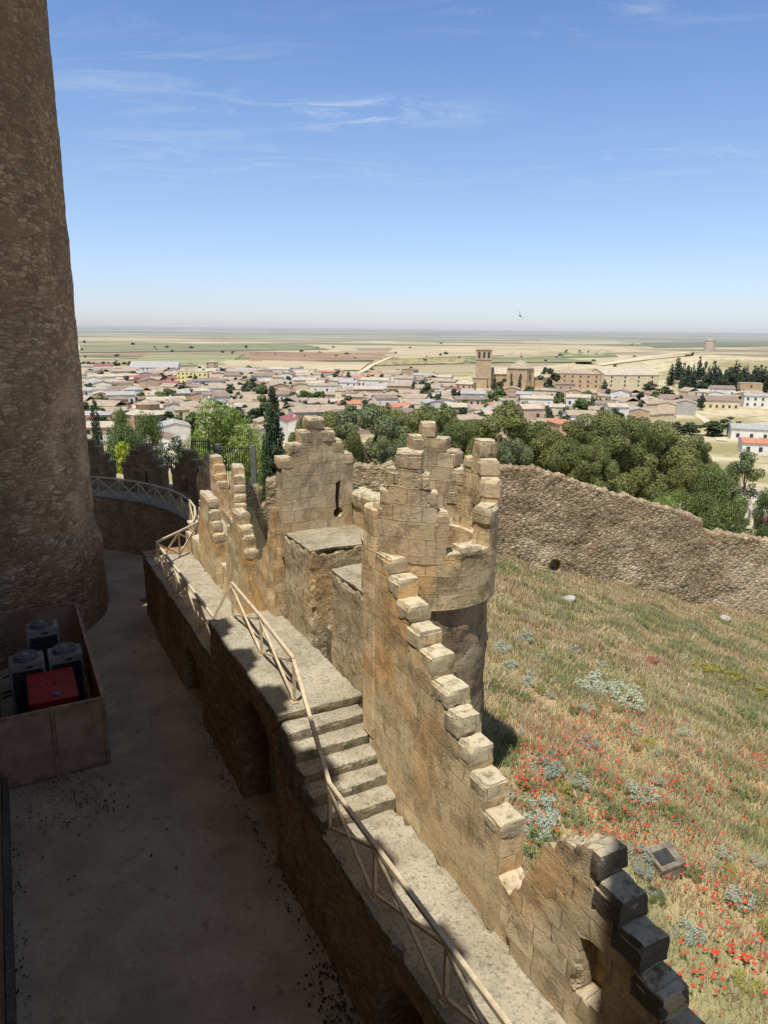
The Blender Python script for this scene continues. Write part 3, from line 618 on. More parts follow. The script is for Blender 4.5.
# ---------------------------------------------------------------- equipment enclosure
PANEL = plain('rusty_panel_paint', S(182, 146, 116), S(156, 120, 92), 1.6, .55, .35, bump=.1)
PFRM = plain('panel_frame_paint', S(178, 138, 104), S(132, 98, 72), 4, .5, .4, bump=.1)
en = cthing('equipment_enclosure', 'brown metal panel enclosure around the machines at the foot of the tower', 'enclosure', .3, 21, 0)
for (t0, t1) in ((-.95, .22), (.32, 1.43)):
    MB().box(t0, t1, 17.78, 17.82, .08, 1.86).build('panel', PANEL, en, bevel=.008)
    for z0, z1 in ((.05, .13), (1.83, 1.91)): MB().box(t0-.04, t1+.04, 17.755, 17.845, z0, z1).build('panel_frame', PFRM, en)
for t in (-.98, .27, 1.47): MB().box(t-.045, t+.045, 17.74, 17.86, -.02, 1.92).build('post', PFRM, en)
for k in range(9):
    s = 18.55+k*.8; MB().box(1.445, 1.535, s-.03, s+.03, -.02, 1.91).build('post', PFRM, en)
    MB().box(1.47, 1.51, s-.79+.04, s-.04, .08, 1.84).build('panel', PANEL, en)
MB().box(1.44, 1.54, 17.86, 25.1, 1.87, 1.925).build('top_rail', PFRM, en)
MB().box(-1, 1.44, 25.06, 25.1, .05, 1.86).build('panel', PANEL, en); MB().box(-1, 1.44, 25.04, 25.12, 1.86, 1.92).build('top_rail', PFRM, en)
CASE = plain('condenser_casing_paint', S(158, 152, 140), S(136, 128, 116), 3, .5, .4, bump=.04)
GRIL = plain('coil_grille', S(52, 54, 58), S(30, 32, 36), 30, .5, .4, bump=.3)
FANM = plain('fan_guard_paint', S(104, 108, 110), S(82, 84, 86), 10, .5, .4)
def condenser(t, s, z, lab, w=.92, d=.78):
    e = cthing('condenser_unit', lab, 'air conditioner', t, s, 0, 'condenser units in the metal enclosure'); b = (t, s, 0)
    MB().box(t-w/2, t+w/2, s-d/2, s+d/2, .1, z).build('casing', CASE, e, bevel=.025, bseg=2)
    for sg in (-1, 1): MB().box(t+sg*(w/2-.12)-.05, t+sg*(w/2-.12)+.05, s-d/2+.05, s+d/2-.05, 0, .12).build('foot', IRON, e)
    mb = MB(); mb.box(t-w/2+.07, t+w/2-.07, s-d/2-.012, s-d/2+.02, .2, z-.22)
    g_ = mb.build('grille', GRIL, e)
    q = MB()
    for k in range(9): q.box(t-w/2+.08, t+w/2-.08, s-d/2-.02, s-d/2-.008, .28+k*(z-.6)/9, .29+k*(z-.6)/9)
    for k in range(7): q.box(t-w/2+.12+k*.11, t-w/2+.128+k*.11, s-d/2-.022, s-d/2-.006, .22, z-.24)
    q.build('grille_bars', FANM, g_)
    MB().disc((t, s), .34, .31, z, z+.11, 28).build('fan_shroud', FANM, e)
    gd = MB()
    for k in range(1, 5):
        for j in range(28):
            a0, a1 = 2*PI*j/28, 2*PI*(j+1)/28; r = .075*k
            gd.bar((t+r*math.cos(a0), s+r*math.sin(a0), z+.135), (t+r*math.cos(a1), s+r*math.sin(a1), z+.135), .012)
    for j in range(8): gd.bar((t, s, z+.14), (t+.31*math.cos(j*PI/4), s+.31*math.sin(j*PI/4), z+.125), .012)
    gu = gd.build('fan_guard', CASE, e); MB().disc((t, s), .1, .09, z+.12, z+.16, 16).build('fan_hub', CASE, gu)
    MB().box(t-.02, t+.16, s-d/2-.018, s-d/2-.005, z-.15, z-.09).build('badge', IRON, e)
condenser(-.17, 21.5, 1.75, 'grey condenser unit with round fan guard, left of the front pair')
condenser(.86, 21.55, 1.75, 'grey condenser unit with round fan guard, right of the front pair behind the red generator')
condenser(.36, 23.35, 1.95, 'grey condenser unit standing alone behind the front pair')
ge = cthing('generator', 'red metal generator box inside the brown enclosure', 'generator', .4, 19.9, 0)
REDM = plain('red_machine_paint', S(168, 34, 30), S(142, 26, 26), 3, .4, .5, bump=.02)
MB().box(-.18, .95, 19.05, 20.85, .12, 1.42).build('body', REDM, ge, bevel=.02); MB().box(-.22, .99, 19.0, 20.9, 1.42, 1.5).build('lid', REDM, ge, bevel=.02, bseg=2)
MB().disc((.5, 19.3), .13, .12, 1.5, 1.54, 20).build('exhaust_cap', FANM, ge); MB().box(.25, .3, 19.95, 20.05, 1.5, 1.52).box(.42, .47, 19.95, 20.05, 1.5, 1.52).build('lifting_eye', IRON, ge)
v_ = MB()
for k in range(7): v_.box(-.05, .8, 19.035, 19.055, .4+k*.09, .44+k*.09)
v_.build('vent', IRON, ge); MB().box(-.1, .88, 19.1, 20.8, 0, .13).build('skid', IRON, ge)
for k, (a_, b_) in enumerate((((-.9, 22.1, .35), (-.5, 21.9, .35)), ((-.92, 22.0, .55), (.5, 22.02, .5)), ((-.9, 23.4, .4), (-.05, 23.35, .45)))):
    o = cthing('refrigerant_pipe', ('short grey pipe from the wall to the left condenser unit', 'long grey pipe running behind the front condenser units', 'grey pipe from the wall to the rear condenser unit')[k], 'pipe', *a_, group='pipes in the enclosure')
    MB().tube([a_, ((a_[0]+b_[0])/2, (a_[1]+b_[1])/2, a_[2]+.12), b_], [.035]*3, 8).build('insulated_pipe', GRIL, o)
bk = cthing('cable_coil', 'pale coil of hose lying beside the condenser units in the enclosure', 'hose', -.6, 19.9, 0)
for k in range(4): MB().tube([W(0, 0)*0+Vector((-.6+.26*math.cos(a*.5), 19.9+.3*math.sin(a*.5), .05+.05*k+.02*math.sin(a))) for a in range(14)], [.025]*14, 6).build('hose_turn', CASE, bk)
# ---------------------------------------------------------------- outer wall
ow = thing('outer_wall', 'long rough rubble wall stepping down the slope beyond the poppy meadow', 'wall', (7, 41, -2))
TOPZ = [(-9, 2.6), (-8, 2.7), (-6.95, 2.8), (-6.9, 1.6), (-6.55, 1.6), (-6.5, 3.1), (-4, 3.4), (-1.4, 3.7), (0, 3.7), (6.8, 3.4), (8.9, 3.25), (11.2, 2.5), (13.2, 1.8), (17.3, .62), (20.43, -.45), (20.5, -1.15), (25.4, -2.1), (34, -3.9)]
tx, tz = zip(*TOPZ); nw = 560; nv = 66; VV, UV = [], []
for i in range(nw+1):
    x = -9+43*i/nw; y = wall_y(x); zt = float(np.interp(x, tx, tz))+noise.noise(Vector((x*1.1, 0, 0)))*.16+noise.noise(Vector((x*2.3, 0, 0)))*.16+noise.noise(Vector((x*5, 3, 0)))*.14
    zb = float(3.48-.268*x-.093*y)-.9; zb = min(zb, zt-1, -2.4 if x < 5 else 9)
    for j in range(nv+1):
        z = zb+(zt-zb)*j/nv; q = Vector((x, 0, z)); dd, _ = noise.voronoi(Vector((x, 5, z*1.5))*2.6)
        d = min(.34, dd[1]-dd[0])*.17+noise.noise(q*.9)*.10+noise.noise(q*6)*.03
        hole = max(0, 1-((x-10.62)/.33)**2-((z+2.95)/.42)**2)
        VV.append((x-7, y-41-d+min(.55, hole*2), z+2)); UV.append((x, z))
    for j in range(1, 7): 
        VV.append((x-7, y-41+.15*j, zt+2+noise.noise(Vector((x*4, j*.8, 1)))*.12+.05*(j < 6))); UV.append((x, zt+.15*j))
    for j in range(1, 3): VV.append((x-7, y-41+.95, zt+2-3*j)); UV.append((x, zt-3*j))
n1_ = nv+1+6+2; QQ = [(i*n1_+j, (i+1)*n1_+j, (i+1)*n1_+j+1, i*n1_+j+1) for i in range(nw) for j in range(n1_-1)]
mesh_np('wall_face', VV, QQ, RUB, ow, smooth=True, uv=UV)
# iron fence behind the bastion
fe = thing('iron_fence', 'dark iron bar fence behind the stepped merlons at the bastion', 'fence', (-9.5, 40, 2))
def fpanel(x0, y0, x1, y1, z0, z1, n):
    f = MB(); P = lambda a, z: (x0+(x1-x0)*a+9.5, y0+(y1-y0)*a-40, z-2)
    for z in (z0+.15, z1-.1): MB().bar(P(0, z), P(1, z), .05).build('rail', IRON, fe)
    for k in range(n+1): MB().bar(P(k/n, z0), P(k/n, z1), .075 if k in (0, n) else .03).build('post' if k in (0, n) else 'bar', IRON, fe)
fpanel(-10.95, 40, -10.0, 40.1, 2.0, 5.0, 9); fpanel(-9.75, 40.2, -7.65, 40.2, 1.8, 4.6, 16)
for x, z1 in ((-9.5, 4.75), (-7.5, 4.7)):
    MB().bar((x+9.5, .05, -3), (x+9.5, .05, z1-2), .28).build('concrete_post', plain('concrete', S(120, 122, 116), S(96, 98, 92)), fe)
# floodlight box, stones, bird
fb_p = hit(664, 872); fb = thing('floodlight_box', 'weathered grey box with a dark barred opening lying among the poppies', 'light box', fb_p, rad(25)); fb.scale = (.68, .68, .72)
CONC = plain('weathered_board', S(142, 132, 114), S(104, 96, 82), 5, bump=.3)
b_ = MB()
b_.hexa([(-.42, -.3, -.1), (.42, -.3, -.1), (.42, .3, -.1), (-.42, .3, -.1), (-.42, -.3, .34), (.42, -.3, .34), (.42, .3, .55), (-.42, .3, .55)])
b_.build('casing', CONC, fb, bevel=.015)
tf = MB()
for (x0, x1, y0, y1) in ((-.45, -.36, -.32, .33), (.2, .45, -.32, .33), (-.36, .2, -.32, -.2), (-.36, .2, .2, .33)):
    zz_ = lambda y: .36+(y+.3)*.35
    tf.hexa([(x0, y0, zz_(y0)-.02), (x1, y0, zz_(y0)-.02), (x1, y1, zz_(y1)-.02), (x0, y1, zz_(y1)-.02), (x0, y0, zz_(y0)+.05), (x1, y0, zz_(y0)+.05), (x1, y1, zz_(y1)+.05), (x0, y1, zz_(y1)+.05)])
tf.build('rim', CONC, fb)
MB().hexa([(-.36, -.2, .385), (.2, -.2, .385), (.2, .2, .525), (-.36, .2, .525), (-.36, -.2, .4), (.2, -.2, .4), (.2, .2, .54), (-.36, .2, .54)]).build('glass', IRON, fb)
STN = plain('pale_stone', S(186, 180, 166), S(140, 134, 120), 5, bump=.4)
for px, py, r, lab in ((569, 603, .27, 'pale grey boulder on the slope below the hole in the rubble wall'), (725, 622, .28, 'pale grey boulder on the grass at the right below the rubble wall'), (652, 663, .2, 'small reddish stone beside a green thistle in the meadow')):
    p = hit(px, py); b_ = MB(); bmesh.ops.create_icosphere(b_.bm, subdivisions=3, radius=r)
    for v in b_.bm.verts: v.co = Vector((v.co.x*1.3, v.co.y, v.co.z*.9))+noise.noise_vector(v.co*3+Vector((px, 0, 0)))*r*.45
    o = b_.build('boulder', STN if r > .25 else plain('red_stone', S(150, 96, 76), S(110, 70, 56)), None, amp=.01); o.location = p+Vector((0, 0, r*.5)); tag(o, lab, 'boulder', 'boulders in the meadow')
bp = at_y(520, 316, 60); bi = MB()
b = bi.bm
body = [(-.22, 0, 0), (-.05, .045, .03), (.14, .04, .02), (.22, 0, 0), (.14, -.04, .02), (-.05, -.045, .03)]
bi.tube([(-.26, 0, 0), (-.1, 0, 0), (.05, 0, .01), (.16, 0, .02), (.22, 0, .02)], [.02, .05, .06, .04, .012], 8)
for s in (-1, 1):
    v = [b.verts.new(p) for p in ((-.06, s*.03, .03), (.1, s*.03, .03), (.06, s*.2, .12), (-.08, s*.42, .2), (-.12, s*.2, .1))]; b.faces.new(v)
v = [b.verts.new(p) for p in ((-.2, 0, .0), (-.36, .07, 0), (-.36, -.07, 0))]; b.faces.new(v)
o = bi.build('bird', plain('black_feathers', S(30, 30, 34), bump=0)); o.location = bp; o.rotation_euler = (rad(55), rad(15), rad(70)); tag(o, 'small dark bird flying low in the clear sky over the plain', 'bird')
# ---------------------------------------------------------------- plants
def leafmat(name, c1, c2, c3, far=0, trans=.25):
    mt = bpy.data.materials.new(name); mt.use_nodes = True; nt = mt.node_tree; g = NG(nt); b = nt.nodes['Principled BSDF']
    rp = g.n('ShaderNodeNewGeometry', out=8); p = g.pos()
    col = g.ramp(rp, [(0, c1), (.5, c2), (1, c3)]); col = g.mix(g.math('MULTIPLY', g.sm(g.noise(p, .45, 4, .6), .42, .62), .6), col, tuple(x*.5 for x in c2[:3])+(1,)); col = g.mix(g.math('MULTIPLY', g.sm(g.noise(p, .16, 2), .45, .6), .35), col, (c3[0]*1.08, c3[1]*1.0, c3[2]*.7, 1))
    if far: col = g.haze(col, far)
    b.inputs['Roughness'].default_value = .7; b.inputs['Specular IOR Level'].default_value = .2
    g.set(b.inputs['Base Color'], col)
    tr = nt.nodes.new('ShaderNodeBsdfTranslucent'); g.set(tr.inputs[0], col); mx = nt.nodes.new('ShaderNodeMixShader'); mx.inputs[0].default_value = trans
    nt.links.new(b.outputs[0], mx.inputs[1]); nt.links.new(tr.outputs[0], mx.inputs[2]); nt.links.new(mx.outputs[0], nt.nodes['Material Output'].inputs[0])
    return mt
def leaves(cent, rads, n, size, asp=.5, shell=.5, flat=1.0, up=.3, jit=.7):
    cent = np.asarray(cent, float); rads = np.asarray(rads, float); k = rng.integers(0, len(cent), n)
    if len(cent) > 1: w = rads**2; k = rng.choice(len(cent), n, p=w/w.sum())
    d = rng.normal(size=(n, 3)); d /= np.linalg.norm(d, axis=1)[:, None]
    r = rads[k]*(1-(1-shell)*rng.random(n)**1.5)
    c = cent[k]+d*r[:, None]*np.array([1, 1, flat])
    nrm = d+rng.normal(size=(n, 3))*jit+np.array([0, 0, up]); nrm /= np.linalg.norm(nrm, axis=1)[:, None]
    a = np.cross(nrm, rng.normal(size=(n, 3))); a /= np.linalg.norm(a, axis=1)[:, None]; b = np.cross(nrm, a)
    sz = size*(.6+.8*rng.random(n))[:, None]; a *= sz; b *= sz*asp
    V = np.stack([c-a, c-b, c+a, c+b], 1).reshape(-1, 3); Q = np.arange(4*n).reshape(-1, 4); return V, Q
def trunk_mesh(h, r, lean, limbs):
    mb = MB(); pts = [Vector((lean*math.sin(k*.9)*k/6, lean*math.cos(k*1.3)*k/6-lean*k/6, h*k/6-.5*(k == 0))) for k in range(7)]
    mb.tube(pts, [r*(1.25-.14*k) for k in range(7)], 8)
    for c in limbs:
        c = Vector(c); k = min(5, max(2, int(c.z/h*4))); p0 = pts[k]; md = (p0+c)/2+Vector((0, 0, -.08*(c-p0).length))
        mb.tube([p0, md, c], [r*.45, r*.28, r*.1], 6)
    bm = mb.bm; me = bpy.data.meshes.new('trunk'); bm.to_mesh(me); bm.free(); me.materials.append(BARK); return me
def crown_mesh(V, Q, m): return mesh_np('_crown', V, Q, m)
def proto_pine(h, w, n, size, m, seed):
    random.seed(seed); C, R = [], []
    nc = 38
    for i in range(nc):
        a = random.random()*2*PI; rr = math.sqrt(random.random())*w*.5; zt = h*(.93-.42*(rr/(w*.5))**2)-random.random()*h*.26
        C.append((rr*math.cos(a), rr*math.sin(a), zt)); R.append(random.uniform(.08, .15)*w)
    V, Q = leaves(C, R, n, size, .42, .62, .7, .3, .55); random.seed(seed+1)
    return trunk_mesh(h*.72, w*.03+.08, .5, [C[i] for i in range(0, nc, 4)]), crown_mesh(V, Q, m)
def proto_round(h, w, n, size, m, seed, nc=20, low=.22):
    random.seed(seed); C, R = [], []
    for i in range(nc):
        a = random.random()*2*PI; z = random.uniform(low, .9); prof = math.sin(min(1, max(0, (z-low+.12)/(1.1-low)))*PI)**.6; rr = math.sqrt(random.random())*w*.4*prof
        C.append((rr*math.cos(a), rr*math.sin(a), z*h)); R.append(random.uniform(.12, .2)*w)
    V, Q = leaves(C, R, n, size, .55, .45, .85, .4)
    return trunk_mesh(h*.6, w*.025+.05, .3, [C[i] for i in range(0, nc, 4)]), crown_mesh(V, Q, m)
def proto_cypress(h, w, n, size, m, seed, drop=.0, taper=.75):
    random.seed(seed); C, R = [], []
    for i in range(46):
        z = .06+.9*i/45; rr = w*.5*(1-z)**taper*min(1, (z+.12)*4); a = i*2.4+random.random()
        C.append((rr*.6*math.cos(a), rr*.6*math.sin(a), z*h)); R.append(max(w*.09, rr*.62*random.uniform(.7, 1.25)))
    C.append((0, 0, h*.97)); R.append(w*.08)
    V, Q = leaves(C, R, n, size, .35, .45, 1.25, .2)
    return trunk_mesh(h*.8, w*.06, .05, []), crown_mesh(V, Q, m)
PINE = leafmat('pine_needles', S(94, 104, 56), S(118, 124, 72), S(144, 146, 94), trans=.16); PINEG = leafmat('grey_pine_needles', S(98, 110, 74), S(118, 126, 88), S(138, 142, 104), trans=.14)
CYP = leafmat('cypress_green', S(46, 64, 48), S(64, 84, 60), S(92, 110, 84)); BRT = leafmat('bright_leaves', S(112, 136, 62), S(140, 160, 78), S(170, 184, 106), trans=.35)
LIME = leafmat('lime_leaves', S(140, 158, 40), S(170, 182, 60), S(190, 200, 90), trans=.35); GRN = leafmat('green_leaves', S(78, 98, 56), S(100, 120, 70), S(128, 142, 90))
OLV = leafmat('olive_leaves', S(98, 112, 76), S(122, 134, 94), S(146, 156, 116)); FART = leafmat('far_tree_leaves', S(50, 66, 42), S(66, 82, 52), S(92, 106, 68), far=9000); FARC = leafmat('far_conifer_leaves', S(40, 56, 42), S(54, 70, 50), S(72, 88, 62), far=9000)
FLW = leafmat('oleander_leaves', S(70, 84, 62), S(96, 108, 84), S(226, 226, 214))
def tree(kind, name, label, x, y, h, w, proto_h, proto_w, meshes, rz, group=None, cat='tree', sink=0):
    e = thing(name, label, cat, (x, y, h1(x, y)-sink), rz, group); e.scale = (w/proto_w, w/proto_w, h/proto_h)
    for nm, me in zip(('trunk', 'crown'), meshes): link(nm, me, e)
    return e
P_pine = [proto_pine(13, 11, 42000, .13, PINE, 3+k) for k in range(3)]+[proto_pine(13, 11, 36000, .13, PINEG, 11)]
P_brt = proto_round(13, 9, 20000, .13, BRT, 21, 34, .25); P_lime = proto_round(6, 4, 3500, .13, LIME, 22, 16, .1); P_grn = proto_round(6, 6, 11000, .1, GRN, 23, 26, .1)
P_olv = proto_round(12, 5, 4500, .16, OLV, 24, 24, .2); P_cyp = proto_cypress(12, 4, 24000, .15, CYP, 25, taper=.55); P_cyn = proto_cypress(12, 2.6, 12000, .13, CYP, 26, taper=.4); P_flw = proto_round(6, 4, 3500, .12, FLW, 27, 18, .15)
def near_tree(protos, ph, pw, name, label, px, Y, ptop, wpx, group='trees below the castle wall', cat='tree'):
    c = at_y(px, ptop, Y); h = c.z-h1(c.x, Y); w = wpx*(Y*math.cos(PITCH)+(CAMZ-c.z)*math.sin(PITCH))/F
    return tree(0, name, label, c.x, Y, h, w, ph, pw, protos, random.random()*6, group, cat)
T = near_tree
T(P_cyp, 12, 4, 'cypress_tree', 'tall dark cypress rising behind the iron fence left of the keyhole merlon', 272, 52, 386, 40)
T(P_cyn, 12, 2.6, 'cypress_tree', 'narrow dark cypress beside the edge of the round tower', 93, 60, 397, 20)
T(P_brt, 13, 9, 'broadleaf_tree', 'bright green broadleaf tree with airy crown behind the iron fence', 222, 62, 393, 78)
T(P_brt, 13, 9, 'broadleaf_tree', 'bright green tree low behind the cypress and the iron fence', 262, 72, 428, 60)
T(P_lime, 6, 4, 'shrub', 'lime green bush between the dark merlons at the round tower', 114, 52, 438, 46, cat='shrub')
T(P_flw, 6, 4, 'oleander', 'dark bush with pale blossom above the dark merlons', 170, 50, 428, 40, cat='shrub')
T(P_grn, 6, 6, 'broadleaf_tree', 'rounded dark green tree in front of the domed chapel', 147, 130, 413, 36)
T(P_grn, 6, 6, 'broadleaf_tree', 'small dark tree left of the domed chapel', 120, 150, 408, 22)
T(P_grn, 6, 6, 'broadleaf_tree', 'green trees crown just above the left dark merlon gap', 122, 80, 424, 50)
T(P_brt, 13, 9, 'broadleaf_tree', 'light green tree behind the pale blossom bush', 192, 64, 428, 40)
pines = [(372, 95, 404, 100, 3, 'grey green pine right of the keyhole merlon'), (326, 85, 418, 66, 0, 'dark pine behind the keyhole merlon'), (432, 105, 408, 92, 1, 'pine behind the turret top'), (500, 95, 408, 104, 2, 'broad pine directly right of the turret top'),
         (576, 92, 415, 90, 0, 'leftmost big pine of the dense clump beyond the rubble wall'), (622, 84, 410, 96, 1, 'tallest pine in the middle of the dense clump beyond the rubble wall'), (668, 88, 420, 92, 2, 'right hand pine of the dense clump with bare trunks below'), (705, 96, 436, 60, 0, 'smaller pine at the right end of the dense clump'), (548, 110, 428, 66, 1, 'pine between the turret pine and the dense clump'),
         (596, 74, 440, 60, 1, 'forked pine leaning in front of the dense clump')]
pines += [(398, 78, 432, 60, 3, 'low grey green pine between the keyhole merlon and the turret'), (350, 72, 436, 50, 0, 'dark low pine just right of the keyhole merlon'), (462, 88, 420, 64, 1, 'pine behind the right side of the turret top'), (530, 100, 418, 80, 2, 'pine filling the belt right of the turret pine'), (470, 74, 442, 50, 0, 'low dark pine directly behind the turret'), (514, 78, 436, 60, 3, 'low grey green pine behind the rubble wall beside the turret'), (410, 112, 414, 66, 2, 'farther pine behind the turret and the grey pine'), (308, 96, 418, 40, 1, 'pine just behind the peak of the keyhole merlon'), (655, 100, 412, 80, 3, 'grey green pine at the back of the dense clump'), (600, 100, 410, 86, 0, 'dark pine at the back of the dense clump')]
for px, Y, pt, w, k, lab in pines: T(P_pine[k], 13, 11, 'pine_tree', lab, px, Y, pt-(9 if px < 545 else 4), w*(1.12 if px < 545 else .95))
T(P_olv, 12, 5, 'poplar_tree', 'slender grey green tree beside the white house with the orange roof', 752, 90, 446, 34)
T(P_grn, 6, 6, 'broadleaf_tree', 'dark green leafy tree left of the slender grey tree', 733, 110, 462, 24)
for px, pyb, hp_, wp_, pr, lab in [(724, 536, 36, 40, P_grn, 'bright green bush behind the step in the rubble wall'), (714, 544, 22, 22, P_lime, 'yellow green bush right at the step in the rubble wall'), (706, 518, 24, 32, P_grn, 'dark bush beyond the bright bush at the wall step'), (690, 512, 20, 34, P_grn, 'dark bush by the track beyond the rubble wall'), (668, 508, 20, 30, P_brt, 'light green bush below the bare pine trunks'), (742, 520, 18, 14, P_olv, 'small bush beside the pale hut beyond the wall'), (738, 500, 18, 26, P_olv, 'olive coloured bush before the long white garden wall'), (766, 510, 20, 26, P_grn, 'green bush at the right picture edge beyond the wall'), (712, 490, 22, 40, P_grn, 'hedge like bush below the white porch house'), (640, 500, 20, 40, P_olv, 'bush beneath the dense pines')]:
    Y = {P_grn: 56}.get(pr, 58) if pyb > 525 else 66 if pyb > 505 else 80
    c = at_y(px, pyb, Y); zb = h1(c.x, Y)
    k = Y/F*1.05; tp = at_y(px, pyb-hp_, Y)
    ph, pw = (13, 9) if pr is P_brt else (6, 4) if pr is P_lime else (12, 5) if pr is P_olv else (6, 6)
    tree(0, 'bush', lab, c.x, Y, tp.z-zb, wp_*k*1.1, ph, pw, pr, random.random()*6, 'bushes beyond the rubble wall', 'bush')
# ---------------------------------------------------------------- town
FARL = 9000
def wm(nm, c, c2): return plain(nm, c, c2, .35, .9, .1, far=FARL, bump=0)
WALLS = {'white': wm('white_render', S(232, 228, 218), S(214, 208, 194)), 'cream': wm('cream_render', S(222, 206, 172), S(204, 186, 150)), 'tan': wm('tan_stone', S(194, 168, 132), S(172, 146, 112)), 'pink': wm('pink_render', S(206, 176, 150), S(186, 156, 130)), 'yellow': wm('yellow_render', S(238, 226, 160), S(226, 212, 144)), 'grey': wm('grey_render', S(180, 176, 168), S(160, 156, 146))}
def rm(nm, c, c2):
    def bld(g, b):
        p = g.pos(); n = g.noise(p, .5, 5, .7); n2 = g.noise(p, 3, 3, .7)
        col = g.mix(g.sm(n, .3, .7), c, c2); col = g.mix(g.math('MULTIPLY', g.sm(n2, .5, .7), .4), col, tuple(x*.5 for x in c2[:3])+(1,))
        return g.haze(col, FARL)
    return mat(nm, bld, .92, .1)
ROOFS = {'turquoise sheet': rm('turquoise_sheet', S(120, 206, 214), S(110, 190, 200)), 'tan tile': rm('tan_tiles', S(178, 160, 136), S(148, 130, 110)), 'brown tile': rm('brown_tiles', S(150, 128, 112), S(122, 104, 92)), 'orange tile': rm('orange_tiles', S(196, 134, 104), S(170, 112, 86)), 'red sheet': rm('red_sheet', S(150, 92, 86), S(130, 80, 74)), 'grey sheet': rm('grey_sheet', S(176, 172, 166), S(148, 146, 142)), 'pale tile': rm('pale_tiles', S(198, 184, 160), S(166, 152, 130))}
WIN = plain('window_dark', S(52, 52, 54), S(34, 34, 38), 2, .3, .5, far=FARL, bump=0)
def house(name, label, cat, x, y, rz, w, d, h, wall, roof, kind='gable', win=True, group=None, rise=None, base=None, nwin=None, chim=True):
    z0 = h1(x, y) if base is None else base
    e = thing(name, label, cat, (x, y, z0), rz, group); rise = rise or d*.13
    mb = MB(); mb.box(-w/2, w/2, -d/2, d/2, -2.5, h)
    if kind == 'gable': mb.prism([(-d/2+.02, h-.02), (d/2-.02, h-.02), (0, h+rise)], -w/2+.02, w/2-.02)
    mb.build('wall', WALLS[wall], e)
    r = MB(); o = .35
    if kind == 'gable':
        for s in (-1, 1):
            r.hexa([(-w/2-.2, s*(d/2+o), h-o*rise/d*2), (w/2+.2, s*(d/2+o), h-o*rise/d*2), (w/2+.2, 0, h+rise), (-w/2-.2, 0, h+rise), (-w/2-.2, s*(d/2+o), h-o*rise/d*2+.22), (w/2+.2, s*(d/2+o), h-o*rise/d*2+.22), (w/2+.2, 0, h+rise+.22), (-w/2-.2, 0, h+rise+.22)])
    elif kind == 'hip':
        b = r.bm; q = min(w, d)/2*.9; a = [b.verts.new(p) for p in ((-w/2-o, -d/2-o, h), (w/2+o, -d/2-o, h), (w/2+o, d/2+o, h), (-w/2-o, d/2+o, h))]
        p0 = b.verts.new((-w/2+q, 0, h+rise) if w >= d else (0, -d/2+q, h+rise)); p1 = b.verts.new((w/2-q+.01, 0, h+rise) if w >= d else (0, d/2-q+.01, h+rise))
        if w >= d:
            for f in ((a[0], a[1], p1, p0), (a[2], a[3], p0, p1), (a[1], a[2], p1), (a[3], a[0], p0), (a[3], a[2], a[1], a[0])): b.faces.new(f)
        else:
            for f in ((a[0], a[1], p0), (a[2], a[3], p1), (a[1], a[2], p1, p0), (a[3], a[0], p0, p1), (a[3], a[2], a[1], a[0])): b.faces.new(f)
    else:
        r.box(-w/2-.1, w/2+.1, -d/2-.1, d/2+.1, h, h+.35)
    ro = r.build('roof', ROOFS[roof], e)
    if chim and random.random() < .6 and kind == 'gable':
        cx = random.uniform(-w*.35, w*.35); MB().box(cx-.35, cx+.35, .6, 1.2, h, h+rise+.9).build('chimney', WALLS[wall], ro)
    if win:
        nr = max(1, int(h/3)); n = nwin or max(2, int(w/3.4))
        for k in range(nr):
            for i in range(n):
                if nwin is None and random.random() < .25: continue
                xx = -w/2+w*(i+.5)/n; zz = 1.1+k*(h-.6)/nr
                MB().box(xx-.6, xx+.6, -d/2-.06, -d/2+.05, zz, zz+1.6).build('window', WIN, e)
    return e
used = []
def reserve(x, y, r): used.append((x, y, r))
def free(x, y, r): return all((x-a)**2+(y-b)**2 > (r+c)**2 for a, b, c in used)
STONE = WALLS['tan']
# church
cb = hit(484, 388); k_ = cb.y/F*1.02; ch = thing('church', 'large tan stone church with square bell tower and octagonal domed chapel above the town', 'church', (cb.x, cb.y, cb.z-.5), rad(-8)); reserve(cb.x+14, cb.y+10, 36)
def bx(name, mt, par, x0, x1, y0, y1, z0, z1): return MB().box(x0, x1, y0, y1, z0, z1).build(name, mt, par)
tw = bx('bell_tower', STONE, ch, -7, 5, 0, 11, -2, 29)
for zc in (28.9, 21.8): MB().box(-7.4, 5.4, -.4, 11.4, zc, zc+.7).build('cornice', STONE, tw)
for xx in (-4.6, -.9, 2.6): MB().box(xx-.9, xx+.9, -.08, .1, 23, 27.6).build('belfry_opening', WIN, tw)
MB().disc((-1, 5.5), 8.2, .4, 29.6, 31.0, 4, PI/4).build('tower_roof', ROOFS['tan tile'], tw)
nv_ = MB().box(2, 34, 6, 22, -2, 11).prism([(6, 11), (22, 11), (14, 15)], 2.02, 33.9).build('nave', STONE, ch)
r = MB()
for s in (-1, 1): r.hexa([(1.6, 14+s*8.6, 10.8), (34.4, 14+s*8.6, 10.8), (34.4, 14, 15.1), (1.6, 14, 15.1), (1.6, 14+s*8.6, 11.2), (34.4, 14+s*8.6, 11.2), (34.4, 14, 15.6), (1.6, 14, 15.6)])
r.build('roof', ROOFS['pale tile'], nv_)
bx('side_chapel', STONE, ch, -9, 2, -4, 7, -2, 8); bx('side_chapel_roof', ROOFS['tan tile'], ch, -9.4, 2.4, -4.4, 7.3, 8, 8.6)
oc = MB().disc((27, 3), 10.5, 10.5, -2, 16, 8, PI/8).build('octagon_chapel', STONE, ch)
